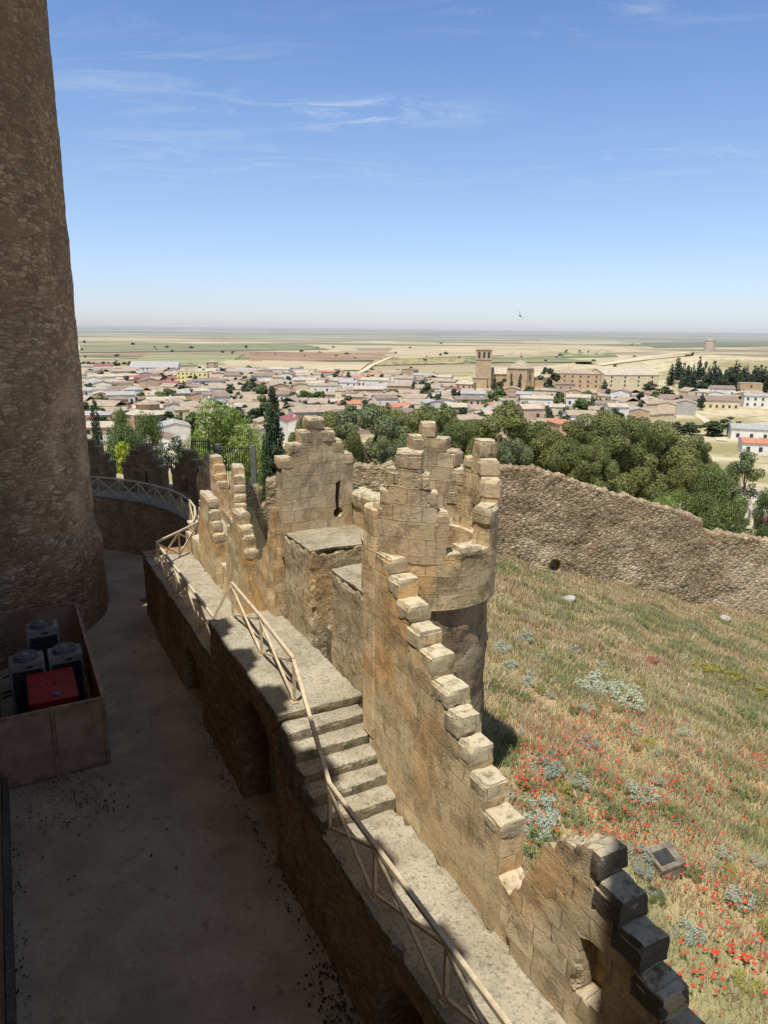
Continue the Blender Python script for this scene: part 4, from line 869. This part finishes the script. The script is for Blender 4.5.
MB().disc((27, 3), 11.2, .7, 16, 22, 8, PI/8).build('dome_roof', ROOFS['tan tile'], oc); MB().disc((27, 3), 1.1, .9, 21.5, 25, 8).disc((27, 3), 1.4, .1, 25, 28, 8).build('lantern', STONE, oc)
for k in range(8):
    a = -PI/2+(k-3.5)*PI/4; q = Vector((27+10.4*math.cos(a), 3+10.4*math.sin(a), 0)); MB().bar((q.x, q.y, -2), (q.x, q.y, 14.6), 1.2).build('buttress', STONE, oc)
for a in (-PI/2-PI/4, -PI/2, -PI/2+PI/4):
    c, s = 27+9.7*math.cos(a), 3+9.7*math.sin(a); MB().bar((c, s, 8), (c, s, 12), 1.4).build('window', WIN, oc)
bx('sacristy', STONE, ch, 34, 52, 2, 14, -2, 8); bx('sacristy_roof', ROOFS['brown tile'], ch, 33.6, 52.4, 1.6, 14.4, 8, 9)
# named buildings seen across the valley: (px, base py, w px, h px, depth m)
def placed(px, pyb): p = hit(px, pyb); return p, p.length/F
def bld(label, px, pyb, wpx, hpx, dep, wall, roof, kind='gable', rz=None, name='house', cat='house', nwin=None, rise=None, win=True):
    p, k = placed(px, pyb); rz = rz if rz is not None else -math.atan2(p.x, p.y)*.6
    e = house(name, label, cat, p.x, p.y+dep/2, rz, wpx*k, dep, hpx*k, wall, roof, kind, nwin=nwin, rise=rise, win=win); reserve(p.x, p.y+dep/2, max(wpx*k, dep)*.55); return e, k
bld('pale yellow four storey apartment block with dark windows', 184, 384, 15, 12, 14, 'yellow', 'pale tile', 'flat', name='apartment_block', cat='apartment block', nwin=4)
bld('second pale yellow apartment block with a shaded end wall', 199, 386, 14, 13, 14, 'yellow', 'pale tile', 'flat', name='apartment_block', cat='apartment block', nwin=3)
bld('slim tan tower block between the yellow flats and the dark row of trees', 211, 375, 10, 12, 12, 'pink', 'tan tile', 'hip', name='tower_block', cat='building')
bld('long blue and white industrial hall at the far edge of town', 150, 374, 44, 6, 40, 'white', 'grey sheet', 'gable', name='industrial_hall', cat='hall', nwin=12)
bld('long white house row right of the keyhole merlon with small windows', 452, 397, 44, 6, 10, 'white', 'tan tile', 'gable', name='house_row', cat='house row', nwin=10)
bld('white house with dark balconies in front of the tall cypress', 281, 409, 26, 14, 12, 'white', 'brown tile', 'gable', nwin=5)
bld('large tan convent wing with hipped tile roof beside the church', 578, 389, 44, 14, 22, 'tan', 'tan tile', 'hip', name='convent', cat='convent', nwin=6)
bld('long tan convent hall with pale roof and shaded end', 628, 389, 54, 12, 30, 'cream', 'pale tile', 'gable', name='convent', cat='convent', nwin=4, rz=rad(9))
bld('tan convent block with a dark porch left of the courtyard range', 566, 397, 18, 12, 10, 'pink', 'brown tile', 'hip', name='convent', cat='convent', nwin=2)
bld('low white annex in front of the long convent hall', 640, 400, 26, 6, 9, 'white', 'brown tile', 'gable', name='convent', cat='convent', nwin=3)
bld('low convent courtyard range below the two big halls', 590, 400, 60, 7, 12, 'cream', 'brown tile', 'gable', name='convent', cat='convent', nwin=10)
bld('long low building with a white arcade and brown roof on the right slope', 698, 409, 74, 8, 16, 'cream', 'brown tile', 'gable', name='arcade_building', cat='building', nwin=14)
bld('flat pavilion with dark open front before the conifers', 692, 389, 26, 5, 12, 'cream', 'brown tile', 'gable', name='pavilion', cat='building', win=False)
bld('ruined roofless stone block at the right edge by the conifers', 752, 399, 18, 13, 10, 'tan', 'tan tile', 'flat', name='ruin', cat='ruin', win=True, nwin=1)
bld('white building under a bright turquoise covering', 601, 412, 24, 6, 12, 'white', 'turquoise sheet', 'gable', nwin=3)
bld('white house with bright orange roof at the right picture edge', 764, 455, 30, 10, 9, 'white', 'orange tile', 'gable', nwin=3)
bld('grey roofed long house above the orange roofed house', 762, 441, 44, 10, 11, 'white', 'grey sheet', 'gable', nwin=4)
bld('white porch house among bare pine trunks', 694, 494, 36, 13, 6, 'white', 'grey sheet', 'flat', nwin=2)
bld('long white garden wall beyond the track', 738, 502, 34, 10, 1.2, 'white', 'grey sheet', 'flat', name='garden_wall', cat='wall', win=False)
bld('small pale hut beyond the rubble wall', 760, 521, 13, 8, 2, 'grey', 'grey sheet', 'flat', name='hut', cat='hut', win=False)
bld('dark red van like shed at the right edge behind the wall', 768, 531, 12, 8, 3, 'grey', 'red sheet', 'flat', name='shed', cat='shed', win=False)
bld('house with orange roof below the church cypress', 652, 447, 30, 5, 9, 'tan', 'orange tile', 'gable')
for px, pb, w, h_, wl, rf, lab in [(365, 398, 42, 9, 'white', 'grey sheet', 'grey roofed hall behind the grey pine'), (395, 388, 34, 5, 'pink', 'orange tile', 'low orange roofed house in the middle of town'), (345, 386, 46, 6, 'tan', 'brown tile', 'brown roofed warehouse in the middle of town'), (150, 390, 50, 6, 'pink', 'red sheet', 'long red roofed shed left of the yellow flats'), (160, 384, 40, 5, 'white', 'red sheet', 'red sheet roofed workshop below the industrial hall'), (535, 440, 18, 14, 'white', 'tan tile', 'white narrow house end on above the pines'), (552, 436, 26, 12, 'cream', 'tan tile', 'cream house with tan roof above the pines'), (524, 425, 28, 8, 'cream', 'orange tile', 'orange roofed house below the octagon chapel'), (90, 398, 26, 8, 'white', 'tan tile', 'long white house beside the round tower edge'), (115, 398, 26, 8, 'white', 'brown tile', 'white house with brown roof next to the tower edge row'), (98, 425, 46, 12, 'cream', 'tan tile', 'wide cream house with tan roof behind the narrow cypress')]:
    bld(lab, px, pb, w, h_, 11, wl, rf, 'gable')
# domed chapel with two tiers
p, k = placed(144, 436); cp = thing('chapel', 'octagonal two tier tan chapel with low tiled roofs on the left of town', 'chapel', p); reserve(p.x, p.y+6, 16)
w = 21*k
MB().disc((0, w*.8), w, w, -2, 20*k, 8, PI/8).build('lower_storey', WALLS['pink'], cp); r1 = MB().disc((0, w*.8), w*1.08, w*.5, 20*k, 24*k, 8, PI/8).build('lower_roof', ROOFS['pale tile'], cp)
MB().disc((0, w*.8), w*.52, w*.52, 22*k, 29*k, 8, PI/8).build('drum', WALLS['tan'], cp); MB().disc((0, w*.8), w*.62, .3, 29*k, 33*k, 8, PI/8).build('upper_roof', ROOFS['tan tile'], cp)
for k2 in range(8):
    a = PI/8+k2*PI/4; MB().bar((w*math.cos(a), w*.8+w*math.sin(a), -2), (w*math.cos(a), w*.8+w*math.sin(a), 19*k), 1.3).build('buttress', WALLS['tan'], cp)
# windmill on its hill
p = hit(709, 351); k = p.length/F; wmn = thing('windmill', 'round stone windmill tower alone on the bare hill at the right', 'windmill', p)
MB().disc((0, 0), 4.8*k, 4.2*k, -2, 9*k, 24).build('mill_body', STONE, wmn); MB().disc((0, 0), 4.5*k, .4, 9*k, 11.5*k, 24).build('cap', ROOFS['brown tile'], wmn); MB().box(-.8, .8, -4.9*k-.1, -4*k, 0, 3).build('door', WIN, wmn); reserve(p.x, p.y, 40)
# trees in and around the town
P_far = [proto_round(6, 6, 520, .5, FART, 40+k, 12, .1) for k in range(3)]; P_mid = [proto_round(6, 6, 1800, .3, GRN, 45+k, 16, .1) for k in range(2)]; P_fcon = [proto_cypress(10, 3.6, 600, .5, FARC, 50+k, taper=.55) for k in range(2)]; P_fbush = [proto_round(3, 5, 420, .4, FART, 60, 10, .05)]
def ftree(px, pyb, hpx, wpx, con, label, group, cat='tree', name=None):
    p = hit(px, pyb); k = p.length/F; pr = random.choice(P_fcon if con else P_far); ph, pw = (10, 3.6) if con else (6, 6)
    if hpx > 8: reserve(p.x*.985, p.y*.985, max(5, wpx*k*.5))
    tree(0, name or ('conifer_tree' if con else 'tree'), label, p.x, p.y, hpx*k, wpx*k, ph, pw, pr, random.random()*6, group, cat)
random.seed(31)
for i in range(44):
    px = 672+i*2.4+random.uniform(-1.5, 1.5); ftree(px, 388+random.uniform(-3, 3)+(px-672)*.03, random.uniform(16, 27), random.uniform(7, 10), random.random() < .75, 'dark conifer in the dense row at the foot of the bare hill', 'dense row of conifers on the right')
for i in range(26):
    ftree(218+i*2.9+random.uniform(-2, 2), 374.5+random.uniform(-1, 1), random.uniform(4.5, 8), random.uniform(5, 8), False, 'dark tree in the row behind the tan tower block', 'row of dark trees at the far edge of town', name='pine_tree')
for i in range(12): ftree(83+i*5.2, 366+random.uniform(-1, 1), random.uniform(3, 5), 7, False, 'dark tree in the belt beyond the industrial hall', 'belt of dark trees beyond the hall', name='pine_tree')
for px, pb, hh, ww, con, lab in [(494, 392, 16, 6, 1, 'cypress left of the octagonal church chapel'), (511, 394, 15, 6, 1, 'cypress in front of the octagonal church chapel'), (519, 392, 16, 5, 1, 'cypress right of the octagonal church chapel'), (486, 404, 14, 7, 1, 'cypress standing alone below the church'), (608, 412, 13, 6, 1, 'cypress beside the turquoise covering'), (502, 392, 13, 14, 0, 'dark round tree at the church wall'), (548, 391, 22, 22, 0, 'large dark tree between church and convent'), (560, 408, 16, 18, 0, 'dark tree below the convent'), (530, 398, 12, 20, 0, 'dark trees below the church sacristy'), (544, 402, 11, 16, 0, 'low tree below the large dark tree'), (545, 374, 7, 10, 0, 'dark tree behind the church'), (650, 392, 10, 16, 0, 'dark tree left of the pavilion'), (664, 396, 9, 20, 0, 'bushy trees right of the convent hall'), (700, 392, 10, 14, 0, 'bright tree in front of the conifers'), (722, 392, 8, 14, 0, 'second bright tree in front of the conifers'), (604, 392, 12, 8, 1, 'cypress at the convent front'), (388, 402, 11, 14, 0, 'round dark tree in mid town'), (400, 400, 9, 9, 0, 'small round tree right of the round dark tree'), (428, 406, 13, 16, 0, 'round tree left of the long white row'), (340, 392, 10, 12, 0, 'tree at the grey roofed hall'), (300, 410, 14, 18, 0, 'dark tree beside the white balcony house'), (318, 376, 7, 8, 0, 'lone dark tree on the field edge'), (332, 376, 7, 9, 0, 'second lone dark tree on the field edge'), (256, 394, 16, 22, 0, 'large dark tree left of the tall cypress top'), (240, 394, 12, 16, 0, 'dark tree above the bright green crown'), (690, 435, 12, 26, 0, 'wide dark bush on the grassy slope'), (712, 436, 14, 34, 0, 'biggest dark bush on the grassy slope'), (730, 428, 10, 18, 0, 'dark bush at the top of the grassy slope'), (740, 436, 9, 16, 0, 'rightmost dark bush on the grassy slope'), (676, 430, 8, 14, 0, 'small dark bush at the left of the grassy slope'), (165, 410, 8, 10, 0, 'small tree above the chapel'), (84, 384, 8, 8, 0, 'dark tree by the round tower edge')]:
    ftree(px, pb, hh, ww, con, lab, 'trees in the town')
# the rest of the town, house by house
marks = [('near the church', 500, 385), ('near the yellow apartment blocks', 190, 380), ('near the octagonal tan chapel', 145, 420), ('near the long arcaded building', 690, 405), ('in the middle of town behind the grey pine', 370, 395), ('behind the tall cypress', 275, 405), ('near the long white house row', 445, 395), ('above the dense pines', 600, 415), ('near the convent', 610, 390), ('left of the domed chapel by the tower edge', 95, 400), ('between the turret and the church', 470, 415), ('at the far edge of town', 320, 378)]
cnt = 0; tries = 0; seen_boxes = []
wc = ['white']*13+['cream']*4+['tan']*5+['pink']*2+['grey']; rcx = ['tan tile']*10+['pale tile']*7+['brown tile']*7+['orange tile']*2+['red sheet']+['grey sheet']*4
random.seed(12)
def in_town(px, py):
    if px < 70 or px > 775: return False
    lo = np.interp(px, [70, 200, 330, 430, 466, 476, 655, 700, 780], [372, 374, 377, 379, 392, 402, 402, 400, 402])
    hi = np.interp(px, [70, 250, 400, 470, 560, 640, 720, 780], [452, 446, 436, 446, 446, 424, 408, 408])
    return lo < py < hi
far_boxes = []
while cnt < 285 and tries < 30000:
    tries += 1; px = random.uniform(72, 776); py = 372+80*random.random()**1.5
    if not in_town(px, py): continue
    p = hit(px, py); d = p.y; big = random.random() < .25
    w = random.uniform(8, 14)*(1.5 if big else 1)*(1+max(0, (d-400)/800)); dp = random.uniform(8, 11)*(1+max(0, (d-400)/1200)); hh = random.choice((3.8, 5.8, 6.4, 6.8, 8.8))
    if not free(p.x, p.y, w*.4): continue
    used.append((p.x, p.y, w*.4)); wl = random.choice(wc); rf = random.choice(rcx)
    rz = random.choice((0, PI/2))*(w < 16)+rad(12)*math.sin(p.x*.011+p.y*.007)*2+rad(random.uniform(-6, 6))
    mk = min(marks, key=lambda q: (q[1]-px)**2+((q[2]-py)*2.2)**2)[0]
    house('house', '%s %s house with %s roof %s' % ('long' if w > 18 else 'low' if hh < 4 else 'tall' if hh > 7 else 'small', wl, rf, mk), 'house', p.x, p.y, rz, w, dp, hh, wl, rf, 'hip' if random.random() < .15 else 'gable', win=(d < 520), group='houses in the town', chim=d < 450)
    cnt += 1
# the farther houses nobody can tell apart
mb = {c: MB() for c in ('white', 'cream', 'tan')}; rb = MB(); n = 0; random.seed(5)
VW, VR = [], []
fm = MB(); fr_ = MB()
for _ in range(9000):
    px = random.uniform(72, 776); py = 373+50*random.random()**1.4
    if not in_town(px, py): continue
    p = hit(px, py); w = random.uniform(10, 18); d = random.uniform(8, 11); h_ = random.choice((3.5, 5.5, 6.5))
    if not free(p.x, p.y, w*.28): continue
    used.append((p.x, p.y, w*.3)); n += 1
    c, s = math.cos(p.x), math.sin(p.x); a_ = rad(15)*math.sin(p.x*.011)+random.choice((0, PI/2)); c, s = math.cos(a_), math.sin(a_); z0 = h1(p.x, p.y)
    q = lambda x, y, z: (p.x+c*x-s*y, p.y+s*x+c*y, z0+z)
    fm.hexa([q(-w/2, -d/2, -1), q(w/2, -d/2, -1), q(w/2, d/2, -1), q(-w/2, d/2, -1), q(-w/2, -d/2, h_), q(w/2, -d/2, h_), q(w/2, d/2, h_), q(-w/2, d/2, h_)])
    for sg in (-1, 1): fr_.hexa([q(-w/2, sg*(d/2+.3), h_-.1), q(w/2, sg*(d/2+.3), h_-.1), q(w/2, 0, h_+2), q(-w/2, 0, h_+2), q(-w/2, sg*(d/2+.3), h_+.2), q(w/2, sg*(d/2+.3), h_+.2), q(w/2, 0, h_+2.3), q(-w/2, 0, h_+2.3)])
    if n > 170: break
fo = fm.build('distant_houses', WALLS['cream']); tag(fo, 'mass of distant pale houses filling the gaps in the town', 'houses', kind='stuff')
tag(fr_.build('distant_roofs', ROOFS['tan tile'], fo))
random.seed(79); n = 0
while n < 46:
    px = random.uniform(85, 660); py = random.uniform(402, 440)
    if not in_town(px, py): continue
    n += 1; p = hit(px, py); sz = random.uniform(7, 12); mk = min(marks, key=lambda q: (q[1]-px)**2+((q[2]-py)*2.2)**2)[0]
    tree(0, 'tree', 'large dark tree over the lower roofs '+mk, p.x, p.y, sz, sz*random.uniform(.9, 1.4), 6, 6, P_mid[n % 2], random.random()*6, 'large trees in the lower town')
random.seed(77); n = 0
while n < 210:
    px = random.uniform(80, 768); py = random.uniform(374, 440)
    if not in_town(px, py): continue
    n += 1; p = hit(px, py); mk = min(marks, key=lambda q: (q[1]-px)**2+((q[2]-py)*2.2)**2)[0]; sz = random.uniform(5, 10.5)
    pr = random.choice(P_far); tree(0, 'tree', 'small dark tree among the houses '+mk, p.x, p.y, sz, sz*random.uniform(.8, 1.2), 6, 6, pr, random.random()*6, 'small trees among the houses')
random.seed(78)
for i in range(80):
    px = random.uniform(80, 768); py = random.triangular(338, 374, 356)
    if 470 < px < 540 or px > 640: continue
    ftree(px, py, random.uniform(1.2, 3), random.uniform(2.5, 7), False, 'dark tree dotted on the far farmland', 'trees dotted on the farmland', name='holm_oak')
# ---------------------------------------------------------------- meadow
def tint_mat(name, trans=.25):
    mt = bpy.data.materials.new(name); mt.use_nodes = True; nt = mt.node_tree; b = nt.nodes['Principled BSDF']
    a = nt.nodes.new('ShaderNodeVertexColor'); a.layer_name = 'tint'; nt.links.new(a.outputs[0], b.inputs['Base Color']); b.inputs['Roughness'].default_value = .85; b.inputs['Specular IOR Level'].default_value = .1
    tr = nt.nodes.new('ShaderNodeBsdfTranslucent'); nt.links.new(a.outputs[0], tr.inputs[0]); mx = nt.nodes.new('ShaderNodeMixShader'); mx.inputs[0].default_value = trans
    nt.links.new(b.outputs[0], mx.inputs[1]); nt.links.new(tr.outputs[0], mx.inputs[2]); nt.links.new(mx.outputs[0], nt.nodes['Material Output'].inputs[0]); return mt
TINT = tint_mat('grass_tint')
def visible_mask(x, y):
    t = .881*x+.473*y; s = -.473*x+.881*y
    return (t > 6.05) & (y < wall_y(x)+.2) & (np.hypot(t-7, s-11.2) > 1.3) & ~((t < 8.4) & (s > 11.5) & (s < 17))
N = 640000
yy = 2+42*rng.random(N)**1.35; xx = -3+36*rng.random(N); ok = visible_mask(xx, yy) & (xx < 2+yy*.62) & (xx > yy*.02-1); xx, yy = xx[ok], yy[ok]; N = len(xx); zz = H(xx, yy)
def nz(x, y, f, o): return np.array([noise.noise(Vector((a*f+o, b*f, o))) for a, b in zip(x, y)])
na_, nb_ = nz(xx, yy, .24, 3.1)*1.25, nz(xx, yy, .8, 8.7)*1.2
pal = np.array([S(208, 190, 152)[:3], S(186, 160, 126)[:3], S(174, 166, 114)[:3], S(146, 146, 98)[:3], S(222, 208, 174)[:3], S(186, 146, 118)[:3], S(150, 158, 132)[:3]])
sel = np.where(na_+nb_*.7+rng.normal(size=N)*.24 > .13, rng.choice([2, 3, 6, 2], N), np.where(nb_+rng.normal(size=N)*.25 > .12, rng.choice([1, 5, 0], N), rng.choice([0, 4, 1, 2], N)))
col = pal[sel]*(.75+.5*rng.random(N))[:, None]
hg = (.08+.13*rng.random(N)+.06*np.clip(nb_, -1, 1))*(1+.008*yy); wd = (.004+.0006*yy)*(.7+.6*rng.random(N)); az = rng.random(N)*2*PI; ln = hg*(.1+.75*rng.random(N)); la = rad(20)+rng.normal(size=N)*1.5
bx_, by_ = np.cos(az)*wd, np.sin(az)*wd; tx_, ty_ = np.cos(la)*ln, np.sin(la)*ln
V = np.stack([np.stack([xx-bx_, yy-by_, zz-.02], -1), np.stack([xx+bx_, yy+by_, zz-.02], -1), np.stack([xx+tx_+bx_*.2, yy+ty_, zz+hg], -1)], 1).reshape(-1, 3)
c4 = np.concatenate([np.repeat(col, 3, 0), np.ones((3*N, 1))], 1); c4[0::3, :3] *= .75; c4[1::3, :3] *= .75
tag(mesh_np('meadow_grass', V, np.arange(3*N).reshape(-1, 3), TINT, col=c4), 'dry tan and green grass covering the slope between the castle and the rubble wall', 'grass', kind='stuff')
# silvery, green and yellow tufts
def tuft_mesh(n, r, h, cols, seed):
    g_ = np.random.default_rng(seed); a = g_.random(n)*2*PI; q = np.sqrt(g_.random(n))*r*.5; x, y = q*np.cos(a), q*np.sin(a); l = h*(.6+.5*g_.random(n)); sp = (.2+.75*g_.random(n)**1.5)*r
    w = .008; tx, ty = x+np.cos(a)*sp*.8, y+np.sin(a)*sp*.8; pz = -np.sin(a)*w; pc = np.cos(a)*w
    V = np.stack([np.stack([x+pz, y+pc, 0*x], -1), np.stack([x-pz, y-pc, 0*x], -1), np.stack([(x+tx)/2-pz*1.3, (y+ty)/2-pc*1.3, l*.75], -1), np.stack([tx, ty, l], -1), np.stack([(x+tx)/2+pz*1.3, (y+ty)/2+pc*1.3, l*.75], -1)], 1).reshape(-1, 3)
    c = np.array([S(*k)[:3] for k in cols])[g_.integers(0, len(cols), n)]; c4 = np.concatenate([np.repeat(c, 5, 0), np.ones((5*n, 1))], 1); c4[0::5, :3] *= .5; c4[1::5, :3] *= .5
    return mesh_np('_tuft', V, np.arange(5*n).reshape(-1, 5), TINT, col=c4)
def shrub_mesh(n, size, m, seed, flat):
    random.seed(seed); C = [(.42*math.sqrt(random.random())*math.cos(k*2.4), .42*math.sqrt(random.random())*math.sin(k*2.4), random.uniform(.06, .3)) for k in range(16)]
    V, Q = leaves(C, [random.uniform(.07, .17) for _ in C], n, size, .3, .3, flat, .9, .9); return mesh_np('_shrub', V, Q, m)
SILV = leafmat('silver_leaves', S(150, 160, 136), S(178, 186, 164), S(204, 208, 190)); WEED = leafmat('weed_leaves', S(104, 118, 66), S(128, 140, 84), S(152, 158, 106)); YELL = leafmat('yellow_flower_leaves', S(128, 134, 72), S(160, 158, 84), S(196, 184, 96))
TS_ = [shrub_mesh(1700, .038, SILV, 1, 1.1), shrub_mesh(1300, .036, WEED, 2, .9), shrub_mesh(1400, .034, YELL, 3, .8)]
kinds = ['silvery grey leaved shrub', 'fresh green weed clump', 'yellow flowering clump']
random.seed(4)
for px, py, sz, k, lab in [(592, 690, 1.1, 0, 'at the middle of the slope'), (607, 694, 1.0, 0, 'second in the middle of the slope'), (622, 706, 1.1, 0, 'right end of the silvery drift'), (540, 812, .65, 0, 'below the turret shadow'), (536, 832, .7, 0, 'beside the stepped parapet'), (640, 800, .7, 0, 'among the poppies'), (642, 860, .5, 0, 'left of the grey box'), (548, 775, .7, 0, 'above the poppies by the parapet'), (690, 940, .5, 0, 'near the last parapet block'), (585, 745, .5, 0, 'above the reddest poppies'), (740, 905, .5, 0, 'at the right among poppies'), (500, 650, .6, 0, 'beside the turret drum'), (524, 640, .6, 0, 'right of the turret drum'),
    (650, 655, .6, 1, 'beside the red stone'), (490, 690, .6, 1, 'against the turret foot'), (530, 850, .8, 1, 'behind the lowest parapet gap'), (520, 585, .6, 1, 'close under the rubble wall'), (745, 715, .7, 1, 'at the right edge'), (760, 730, .7, 1, 'second at the right edge'), (630, 610, .8, 1, 'at the foot of the rubble wall'), (638, 625, .8, 1, 'below the wall foot'), (505, 760, .6, 1, 'in the turret shadow'),
    (715, 672, 1.0, 2, 'on the right slope'), (735, 680, 1.0, 2, 'lower on the right slope'), (762, 695, .9, 2, 'at the right picture edge'), (700, 668, .8, 2, 'leftmost on the right slope'), (755, 672, .8, 2, 'uppermost on the right slope')]:
    p = hit(px, py); o = link('shrub', TS_[k], None); o.location = p+Vector((0, 0, .03)); sz *= 1.25; sz *= 1.05 if k == 0 else .75 if k == 2 else 1; o.scale = (sz, sz, sz*.75); o.rotation_euler.z = random.random()*6; tag(o, kinds[k]+' '+lab, 'shrub', 'clumps in the meadow')
random.seed(9); n = 0
while n < 120:
    px, py = random.uniform(495, 790), random.triangular(575, 1000, 640); p = hit(px, py)
    if not bool(visible_mask(np.array(p.x), np.array(p.y))): continue
    k = random.choices((0, 1, 2), (4, 6, 2))[0]; sz = random.uniform(.2, .45); n += 1
    o = link('weed', TS_[k], None); sz *= 1.4; o.location = p+Vector((0, 0, .03)); o.scale = (sz, sz, sz*.8); o.rotation_euler.z = random.random()*6
    tag(o, 'small '+('silvery', 'green', 'yellowish')[k]+' weed tuft in the dry grass', 'weed', 'small weeds in the meadow')
# poppies
POP = plain('poppy_petals', S(206, 78, 54), S(176, 58, 42), 30, .7, .2, bump=0); STEM = plain('poppy_stem', S(104, 120, 66), S(84, 100, 54), 9, bump=0)
def poppy_mesh():
    mb = MB(); b = mb.bm
    for k in range(5):
        a = k*2*PI/5; c, s = math.cos(a), math.sin(a); c2, s2 = math.cos(a+.75), math.sin(a+.75); c1, s1 = math.cos(a-.75), math.sin(a-.75); c3, s3 = math.cos(a+.35), math.sin(a+.35); c4_, s4 = math.cos(a-.35), math.sin(a-.35)
        b.faces.new([b.verts.new(v) for v in ((0, 0, .25), (.032*c1, .032*s1, .262), (.05*c4_, .05*s4, .285), (.05*c3, .05*s3, .285), (.032*c2, .032*s2, .262))])
    me = bpy.data.meshes.new('petals'); b.to_mesh(me); b.free(); me.materials.append(POP)
    st = MB(); st.tube([(0, 0, 0), (.01, 0, .13), (0, 0, .25)], [.004, .003, .003], 5); ms = bpy.data.meshes.new('stem'); st.bm.to_mesh(ms); st.bm.free(); ms.materials.append(STEM); return me, ms
pet, stm = poppy_mesh(); random.seed(6); cl = [(590, 720, 60), (650, 740, 50), (540, 760, 40), (600, 760, 45), (640, 790, 50), (555, 815, 50), (620, 840, 40), (720, 790, 55), (700, 850, 60), (650, 985, 60), (730, 960, 70), (760, 760, 25), (560, 745, 40), (690, 800, 60), (740, 890, 60), (530, 790, 25), (610, 725, 50)]
pp = []
while len(pp) < 1700:
    c = random.choice(cl); px, py = random.gauss(c[0], c[2]*.6), random.gauss(c[1], c[2]*.3)
    if not (495 < px < 800 and 690 < py < 1040): continue
    p = hit(px, py)
    if bool(visible_mask(np.array(p.x), np.array(p.y))): pp.append(p)
pp.sort(key=lambda p: p.length if True else 0)
for i, p in enumerate(pp[:290]):
    e = thing('poppy', 'single red poppy flower in the dry grass of the slope', 'poppy', p, random.random()*6, 'poppies on the slope'); s = random.uniform(.32, .8); e.scale = (s, s, s*random.uniform(.8, 1.3)); link('petals', pet, e); link('stem', stm, e)
VV, FF = [], []
for p in pp[290:]:
    s = random.uniform(.014, .036); z = p.z+random.uniform(.14, .26); k = len(VV); a = random.random()*6
    for j in range(5): VV.append((p.x+s*math.cos(a+j*1.257), p.y+s*math.sin(a+j*1.257), z+random.random()*.03))
    FF.append([k, k+1, k+2, k+3, k+4])
tag(mesh_np('poppy_flowers', VV, FF, POP), 'scatter of red poppies over the far slope', 'poppies', kind='stuff')
# ---------------------------------------------------------------- sky
wd_ = bpy.data.worlds.new('World'); sc.world = wd_; wd_.use_nodes = True; g = NG(wd_.node_tree); bg = wd_.node_tree.nodes['Background']
sk = wd_.node_tree.nodes.new('ShaderNodeTexSky'); sk.sky_type = 'NISHITA'; sk.sun_disc = False; sk.sun_elevation = rad(68.5); sk.sun_rotation = math.atan2(SUN.x, SUN.y); sk.altitude = 700; sk.air_density = 1.0; sk.dust_density = 1.2; sk.ozone_density = 1.5
d = g.n('ShaderNodeTexCoord', out=0); x, y, z = [g.n('ShaderNodeSeparateXYZ', out=i, _0=d) for i in range(3)]
zc = g.math('ADD', g.math('MAXIMUM', z, 0.0), .06); cv = g.n('ShaderNodeCombineXYZ', _0=g.math('DIVIDE', x, zc), _1=g.math('DIVIDE', y, zc), _2=0.0)
mp = g.n('ShaderNodeMapping', Vector=cv, Rotation=(0, 0, rad(-24)), Scale=(1.5, 3.6, 1))
c1 = g.noise(mp, 1.3, 9, .66, dist=1.1); xx_, yy_ = g.math('DIVIDE', x, zc), g.math('DIVIDE', y, zc)
cl_ = 0.0
for cx, cy, rx, ry, w_ in ((-.15, 3.0, .42, .16, 1.0), (-.9, 2.6, .55, .5, .42), (.55, 2.2, .5, .16, .5), (.5, 3.8, 1.1, .35, .3), (-1.0, 3.6, .6, .5, .35), (1.6, 3.4, .8, .4, .3)):
    q_ = g.math('ADD', g.math('POWER', g.math('DIVIDE', g.math('SUBTRACT', xx_, cx), rx), 2.0), g.math('POWER', g.math('DIVIDE', g.math('SUBTRACT', yy_, cy), ry), 2.0))
    cl_ = g.math('ADD', cl_, g.math('MULTIPLY', g.math('EXPONENT', g.math('MULTIPLY', q_, -1.0)), w_))
cl_ = g.math('MULTIPLY', g.sm(c1, .44, .74), cl_, clamp=True)
gain = g.ramp(z, [(0, (.72, .74, .95)), (.04, (.68, .70, .85)), (.165, (.72, .73, .82)), (.274, (.68, .75, .86)), (.363, (.61, .71, .86)), (.48, (.50, .52, .56)), (1, (.44, .45, .47))])
col = g.vmath('SCALE', g.vmath('MULTIPLY', sk.outputs[0], gain)); col.node.inputs['Scale'].default_value = 2.0
col = g.mix(g.math('MULTIPLY', cl_, .52), col, (8.6, 9.0, 9.6, 1))
g.set(bg.inputs[0], col); bg.inputs[1].default_value = .1
for o in bpy.data.objects:
    if '_b' in o: del o['_b']
